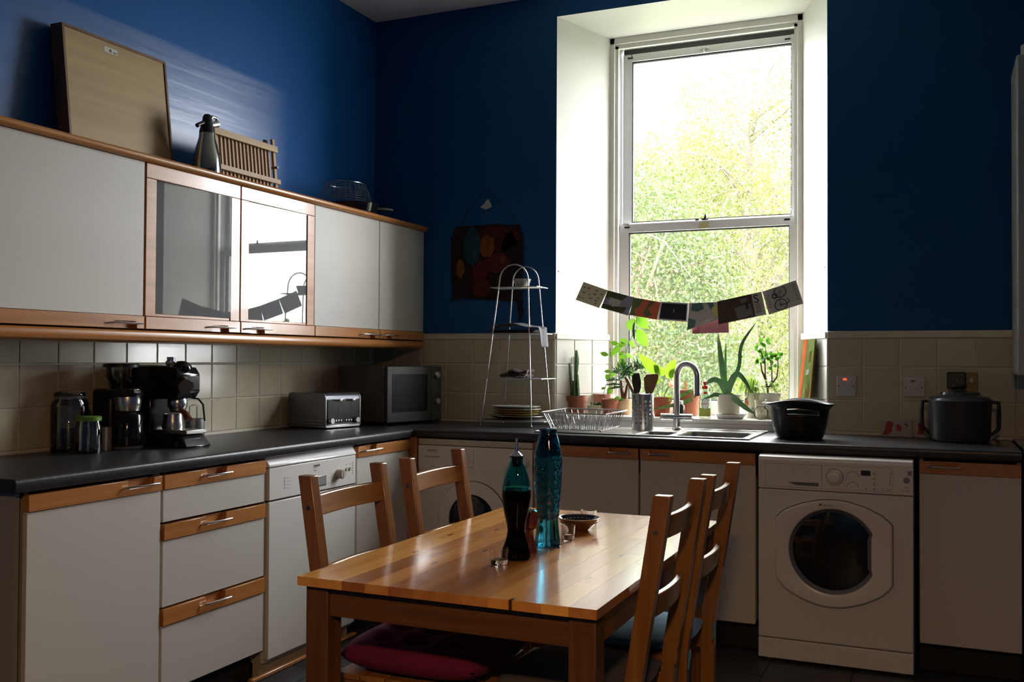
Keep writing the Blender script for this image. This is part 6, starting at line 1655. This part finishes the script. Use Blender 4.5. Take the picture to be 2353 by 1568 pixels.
# leaning coloured print against right reveal
t = thing('leaning_canvas', 'narrow orange and green painted canvas leaning on the right reveal', 'picture', (2.44, .14, ZL))
pA, pB = Vector((2.375, .262, ZL)), Vector((2.462, .050, ZL)); up_ = Vector((.030, .012, .405))
nrm_ = (pB - pA).cross(up_).normalized(); 
if nrm_.x > 0: nrm_ = -nrm_
def cv(u, v, o): return pA.lerp(pB, u) + up_ * v + nrm_ * o
def cvq(us, o0, o1): 
    return MB().hexa([cv(*us[0], o0), cv(*us[1], o0), cv(*us[2], o0), cv(*us[3], o0)], [cv(*us[0], o1), cv(*us[1], o1), cv(*us[2], o1), cv(*us[3], o1)])
part('canvas', cvq([(0, 0), (1, 0), (1, 1), (0, 1)], -.009, 0), mat('canvas_green', (.10, .125, .040), .95, spec=0., noise=(14, (1, 1, .5), .5)), t)
part('painted_stripe', cvq([(.06, 0), (.22, 0), (.42, 1), (.12, 1)], .0002, .0008), mat('canvas_orange', (.26, .06, .025), .95, spec=0., noise=(10, (1, 1, 1), .2)), t)
part('painted_stripe', cvq([(.92, 0), (1, 0), (1, .95), (.96, .5)], .0002, .0008), MATS['canvas_orange'], t)
part('painted_patch', cvq([(.5, .55), (.72, .57), (.74, .63), (.55, .62)], .0002, .0008), mat('canvas_pale', (.2, .2, .17), .95, spec=0.), t)
part('painted_patch', cvq([(.50, .25), (.85, .32), (.80, .45), (.55, .38)], .0002, .0008), mat('canvas_olive', (.08, .066, .02), .95, spec=0., noise=(30, (1, 1, 1), .4)), t)
part('painted_patch', cvq([(.60, .70), (.80, .72), (.82, .86), (.66, .84)], .0002, .0008), MATS['canvas_olive'], t)

# ================================================================== STRING OF POSTCARDS
YS = .030
t = thing('hanging_string', 'thin string of postcards pinned across the window recess', 'string', (1.85, YS, 1.56))
spts = [(1.1625, .004, 1.742), (1.24, .02, 1.703), (1.297, YS, 1.683), (1.434, YS, 1.634), (1.583, YS, 1.593), (1.723, YS, 1.566), (1.873, YS, 1.558), (2.02, YS, 1.562), (2.24, YS, 1.608), (2.405, YS, 1.662), (2.48, .02, 1.690), (2.545, .004, 1.719)]
part('cord', MB().tube(spts, .0008, 5), mat('white_cord', (.6, .6, .58), .6), t)
part('pin', MB().sphere((1.162, .002, 1.742), .003, 8, 6).sphere((2.5465, .002, 1.719), .003, 8, 6), darkm, t, kind='stuff')
def card(label, cs, base, deco, y=YS, tilt=0.):
    """cs: TL, TR, BR, BL as (x,z)"""
    c = [(x, z) for x, z in cs]
    cx_ = sum(p[0] for p in c) / 4; cz_ = sum(p[1] for p in c) / 4
    t = thing('postcard', label, 'postcard', (cx_, y, cz_), group='postcards hanging on the string')
    def at(u, v, o=0.):   # u right, v down
        a = Vector(c[0]).lerp(Vector(c[1]), u); b = Vector(c[3]).lerp(Vector(c[2]), u); p = a.lerp(b, v)
        return Vector((p.x, y - .004 + o + tilt * v, p.y))
    q = [at(0, .0), at(1, .0), at(1, 1), at(0, 1)]
    part('card', MB().hexa(q, [p + Vector((0, .0008, 0)) for p in q]), base, t)
    for i, (name, m, polys) in enumerate(deco):
        mb = MB()
        for pl_ in polys:
            top = [at(u, v, -.0006 - .0002 * i) for u, v in pl_]; bt_ = [at(u, v, -.0001) for u, v in pl_]
            n = len(pl_); mb.add(bt_ + top, [tuple(range(n)), tuple(reversed(range(n, 2 * n)))] + [(k, n + k, n + (k + 1) % n, (k + 1) % n) for k in range(n)])
        part(name, mb, m, t, kind='stuff' if len(polys) > 1 else None)
    return t, at
def ell(cx_, cy_, rx, ry, n=12, wob=0., seed=0):
    r = random.Random(seed); return [(cx_ + rx * cos(2 * pi * k / n) * (1 + r.uniform(-wob, wob)), cy_ + ry * sin(2 * pi * k / n) * (1 + r.uniform(-wob, wob))) for k in range(n)]
def pm(n, c): return mat('card_' + n, c, .45)
cream, rust, olive, inkk = pm('cream', (0.672, 0.640, 0.416)), pm('rust', (0.544, 0.160, 0.064)), pm('olive', (0.144, 0.192, 0.080)), pm('ink', (.03, .03, .035))
lil, dkg, tea, bone, pnk = pm('lilac', (0.320, 0.304, 0.400)), pm('dark_green', (0.080, 0.096, 0.032)), pm('teal', (0.096, 0.192, 0.192)), pm('bone', (0.528, 0.496, 0.448)), pm('pink', (0.672, 0.272, 0.320))
ylw, brn, wht, orn, nvy = pm('yellow', (0.672, 0.608, 0.192)), pm('brown', (0.072, 0.048, 0.032)), pm('white', (0.672, 0.672, 0.672)), pm('orange', (0.672, 0.160, 0.080)), pm('navy', (.016, .018, .028))
rnd = random.Random(9)
an1 = [ell(u, v, .055, .05, 8, .5, i) for i, (u, v) in enumerate(((.30, .22), (.62, .20), (.52, .68), (.25, .80), (.80, .85)))]
an2 = [ell(u, v, .05, .035, 8, .5, 20 + i) for i, (u, v) in enumerate(((.18, .50), (.80, .55), (.60, .42), (.40, .50), (.85, .30), (.12, .25), (.75, .70), (.10, .80)))]
card('cream postcard with tiny animals, leftmost on the string', [(1.297, 1.683), (1.434, 1.634), (1.386, 1.540), (1.252, 1.587)], cream, [('print', rust, an1), ('print', olive, an2)])
card('postcard with a pale shape on dark green and lilac, second from the left', [(1.434, 1.634), (1.583, 1.593), (1.546, 1.498), (1.396, 1.541)], lil, [('print', dkg, [[(0, 0), (.75, .0), (.62, .32), (.35, .4), (.2, .3), (0, .45)], [(0, .75), (.5, .72), (.85, .6), (.8, .95), (0, 1)]]), ('print', bone, [ell(.38, .52, .24, .22, 12, .25, 4)])])
card('orange and green speckled postcard, third from the left', [(1.578, 1.593), (1.723, 1.565), (1.705, 1.474), (1.554, 1.501)], orn, [('print', olive, [[(0, 0), (.38, 0), (.25, .5), (.12, .6), (.22, 1), (0, 1)], [(.62, 0), (.82, .02), (.60, .45), (.78, .8), (.6, .95), (.45, .7), (.55, .4)]]), ('print', cream, [ell(rnd.uniform(.03, .3), rnd.uniform(.05, .95), .008, .012, 5) for _ in range(22)])])
card('black postcard with a pale border and faint white dots, middle of the string', [(1.723, 1.568), (1.873, 1.558), (1.867, 1.460), (1.707, 1.474)], wht, [('print', nvy, [[(.05, .07), (.93, .07), (.93, .92), (.05, .92)]]), ('print', bone, [ell(rnd.uniform(.55, .9), rnd.uniform(.55, .88), .005, .009, 5) for _ in range(26)] + [[(.48, .35), (.51, .35), (.51, .55), (.48, .55)]])])
card('large irregular cut-out card with teal, bone and yellow shapes', [(1.874, 1.558), (2.022, 1.561), (2.047, 1.480), (1.864, 1.419)], bone, [('print', tea, [[(0, .55), (.25, .72), (.20, 1.), (0, 1)], [(.1, .05), (.45, .0), (.5, .3), (.3, .38), (.08, .3)], [(.62, .0), (.82, .05), (.86, .5), (.7, .35)]]), ('print', ylw, [[(.74, .3), (.88, .2), (1.02, .5), (1.0, .85), (.86, .9), (.78, .62)]]), ('print', wht, [[(.38, .92), (.55, .82), (.78, .88), (.6, .97)]])], y=YS - .004)
tS, atS = card('dark brown photograph postcard with a letter S on its pale right part', [(2.019, 1.563), (2.240, 1.608), (2.264, 1.493), (2.026, 1.446)], brn, [('print', bone, [[(.77, .0), (1, .0), (1, 1), (.78, 1)]]), ('print', pm('grey', (0.192, 0.176, 0.160)), [[(.36, .45), (.72, .38), (.74, .9), (.42, .95)], [(.5, .12), (.66, .1), (.66, .28), (.52, .3)]]), ('print', inkk, [[(.60, .3), (.65, .28), (.68, .6), (.62, .6)]] + [[(.81, .48 + .07 * k), (.93, .48 + .07 * k), (.93, .50 + .07 * k), (.81, .50 + .07 * k)] for k in range(6)])], y=YS - .010)
p = atS(.80, .42); text('S', .060, inkk, tS, (p.x, YS - .0155, p.z), 'y', roll=radians(11), thick=.0004)
tB, atB = card('pale postcard with a penny-farthing style bicycle, rightmost on the string', [(2.242, 1.608), (2.405, 1.662), (2.441, 1.546), (2.275, 1.493)], bone, [('print', pm('faint', (.20, .19, .17)), [[(.05, .2 + .1 * k), (.16, .2 + .1 * k), (.16, .23 + .1 * k), (.05, .23 + .1 * k)] for k in range(6)] + [[(.84, .12 + .09 * k), (.95, .12 + .09 * k), (.95, .15 + .09 * k), (.84, .15 + .09 * k)] for k in range(8)])])
def circ_card(at, u, v, ru, rv, th, m, t):
    P_ = [at(u + ru * cos(2 * pi * k / 28), v + rv * sin(2 * pi * k / 28), -.0012) for k in range(28)]; part('bicycle_print', MB().tube(P_, th, 5, closed=True), m, t)
for (u, v, r) in ((.48, .24, .17), (.40, .76, .17)): circ_card(atB, u, v, r, r * 1.3, .0022, inkk, tB)
circ_card(atB, .30, .34, .07, .09, .0030, inkk, tB); circ_card(atB, .48, .24, .05, .06, .001, inkk, tB); circ_card(atB, .40, .76, .04, .05, .001, inkk, tB)
part('bicycle_print', MB().tube([atB(.40, .76, -.0012), atB(.56, .80, -.0012), atB(.66, .72, -.0012), atB(.62, .58, -.0012)], .0022, 5).tube([atB(.48, .24, -.0012), atB(.40, .5, -.0012), atB(.40, .76, -.0012)], .001, 5), inkk, tB)
card('plain pink card hanging behind and below the irregular card', [(1.886, 1.500), (2.073, 1.500), (2.075, 1.405), (1.888, 1.400)], pnk, [('print', pm('deep_pink', (0.480, 0.144, 0.192)), [[(0, .6), (.2, .62), (.2, 1), (0, 1)]])], y=YS + .008)

# ================================================================== OUTSIDE: trees beyond the glass
GZ = -5.5
g = struct('garden_ground', MB().box(-60, 60, 2.5, 120, GZ - .3, GZ), mat('lawn', (.13, .15, .09), .9, noise=(2, (1, 1, 1), .3)))
def tree(name, label, x, y, h, crown, n, size, m, bark, seed, droop=0., limbs=14):
    t = thing(name, label, 'tree', (x, y, GZ))
    r = random.Random(seed)
    cx_, cy_, cz_, rx, ry, rz_ = crown
    mb = MB().tube([(x, y, GZ), (x + .1, y, GZ + h * .35), (x - .1, y + .1, GZ + h * .7), (x + .05, y, GZ + h * .95)], [.22, .17, .09, .03], 8)
    part('trunk', mb, bark, t, smooth=True)
    ends = []
    lm = MB()
    for k in range(limbs):
        z0 = GZ + h * r.uniform(.3, .85); a = r.uniform(0, 2 * pi); L0 = r.uniform(.5, .95)
        e = Vector((cx_ + rx * L0 * cos(a), cy_ + ry * L0 * sin(a), min(cz_ + rz_ * .8, z0 + r.uniform(.6, 2.2))))
        mid = Vector((x, y, z0)).lerp(e, .5) + Vector((0, 0, .3))
        lm.tube([(x, y, z0), mid, e], [.055, .03, .010], 5)
        for q in range(5):
            s = Vector((x, y, z0)).lerp(e, r.uniform(.35, .95)); e2 = s + Vector((r.uniform(-.8, .8), r.uniform(-.6, .6), r.uniform(-.8, .5) - droop))
            lm.tube([s, e2], [.010, .003], 4); ends.append((s, e2))
    part('branches', lm, bark, t, kind='stuff')
    vs = []; fs = []
    cl = []
    for k in range(n // 42):
        u, v, w_ = r.gauss(0, 1), r.gauss(0, 1), r.gauss(0, 1); d = sqrt(u * u + v * v + w_ * w_) + 1e-6; q = r.uniform(.25, 1) ** .5
        cl.append((cx_ + rx * q * u / d, cy_ + ry * q * v / d, cz_ + rz_ * q * w_ / d))
    for (px_, py_, pz_) in cl:
        for k in range(42):
            if droop:
                c = Vector((px_ + r.gauss(0, .13), py_ + r.gauss(0, .13), pz_ - abs(r.gauss(0, .55))))
            else: c = Vector((px_ + r.gauss(0, .22), py_ + r.gauss(0, .22), pz_ + r.gauss(0, .18)))
            a = Vector((r.gauss(0, 1), r.gauss(0, 1), r.gauss(-.3 - droop, 1))).normalized(); b = a.cross(Vector((r.gauss(0, 1), r.gauss(0, 1), r.gauss(0, 1)))).normalized()
            s = size * r.uniform(.7, 1.3); i = len(vs)
            vs += [c - a * s, c + b * s * .55, c + a * s, c - b * s * .55]; fs.append((i, i + 1, i + 2, i + 3))
    f = MB(); f.v = vs; f.f = fs; f.m = [0] * len(fs)
    me = bpy.data.meshes.new('foliage'); me.from_pydata([tuple(v) for v in vs], [], fs); me.materials.append(m)
    o = bpy.data.objects.new('foliage', me); C.objects.link(o); me.transform(WM[t.name].inverted()); o.parent = t; o['kind'] = 'stuff'
    return t
bark = mat('bark', (.14, .10, .07), .9, noise=(8, (1, 1, 1), .3)); barkp = mat('birch_bark', (.12, .10, .085), .8, noise=(8, (1, 1, 4), .3))
#@@TREES@@
tree('broadleaf_tree', 'darker broadleaf tree close to the left half of the window', -1.2, 9.0, 9.6, (-1.0, 9.0, 1.0, 1.6, 1.7, 3.4), 60000, .030, leafmat('tree_leaf_dark', (.048, .070, .024), .45, obj_var=1), bark, 31, 0., 22)
tree('birch_tree', 'pale yellow green birch with drooping twigs behind the right half of the window', -.2, 13.8, 13.5, (.1, 13.8, 3.0, 3.0, 1.9, 4.9), 110000, .030, leafmat('birch_leaf', (.108, .125, .045), .5, obj_var=1), barkp, 32, .5, 24)
tree('birch_tree', 'smaller pale birch further back, low behind the other trees', -3.8, 20.5, 13, (-3.6, 20.5, 2.2, 4.2, 2.2, 5.4), 80000, .085, leafmat('birch_leaf_far', (.13, .145, .06), .5, obj_var=1), barkp, 33, .3, 14)
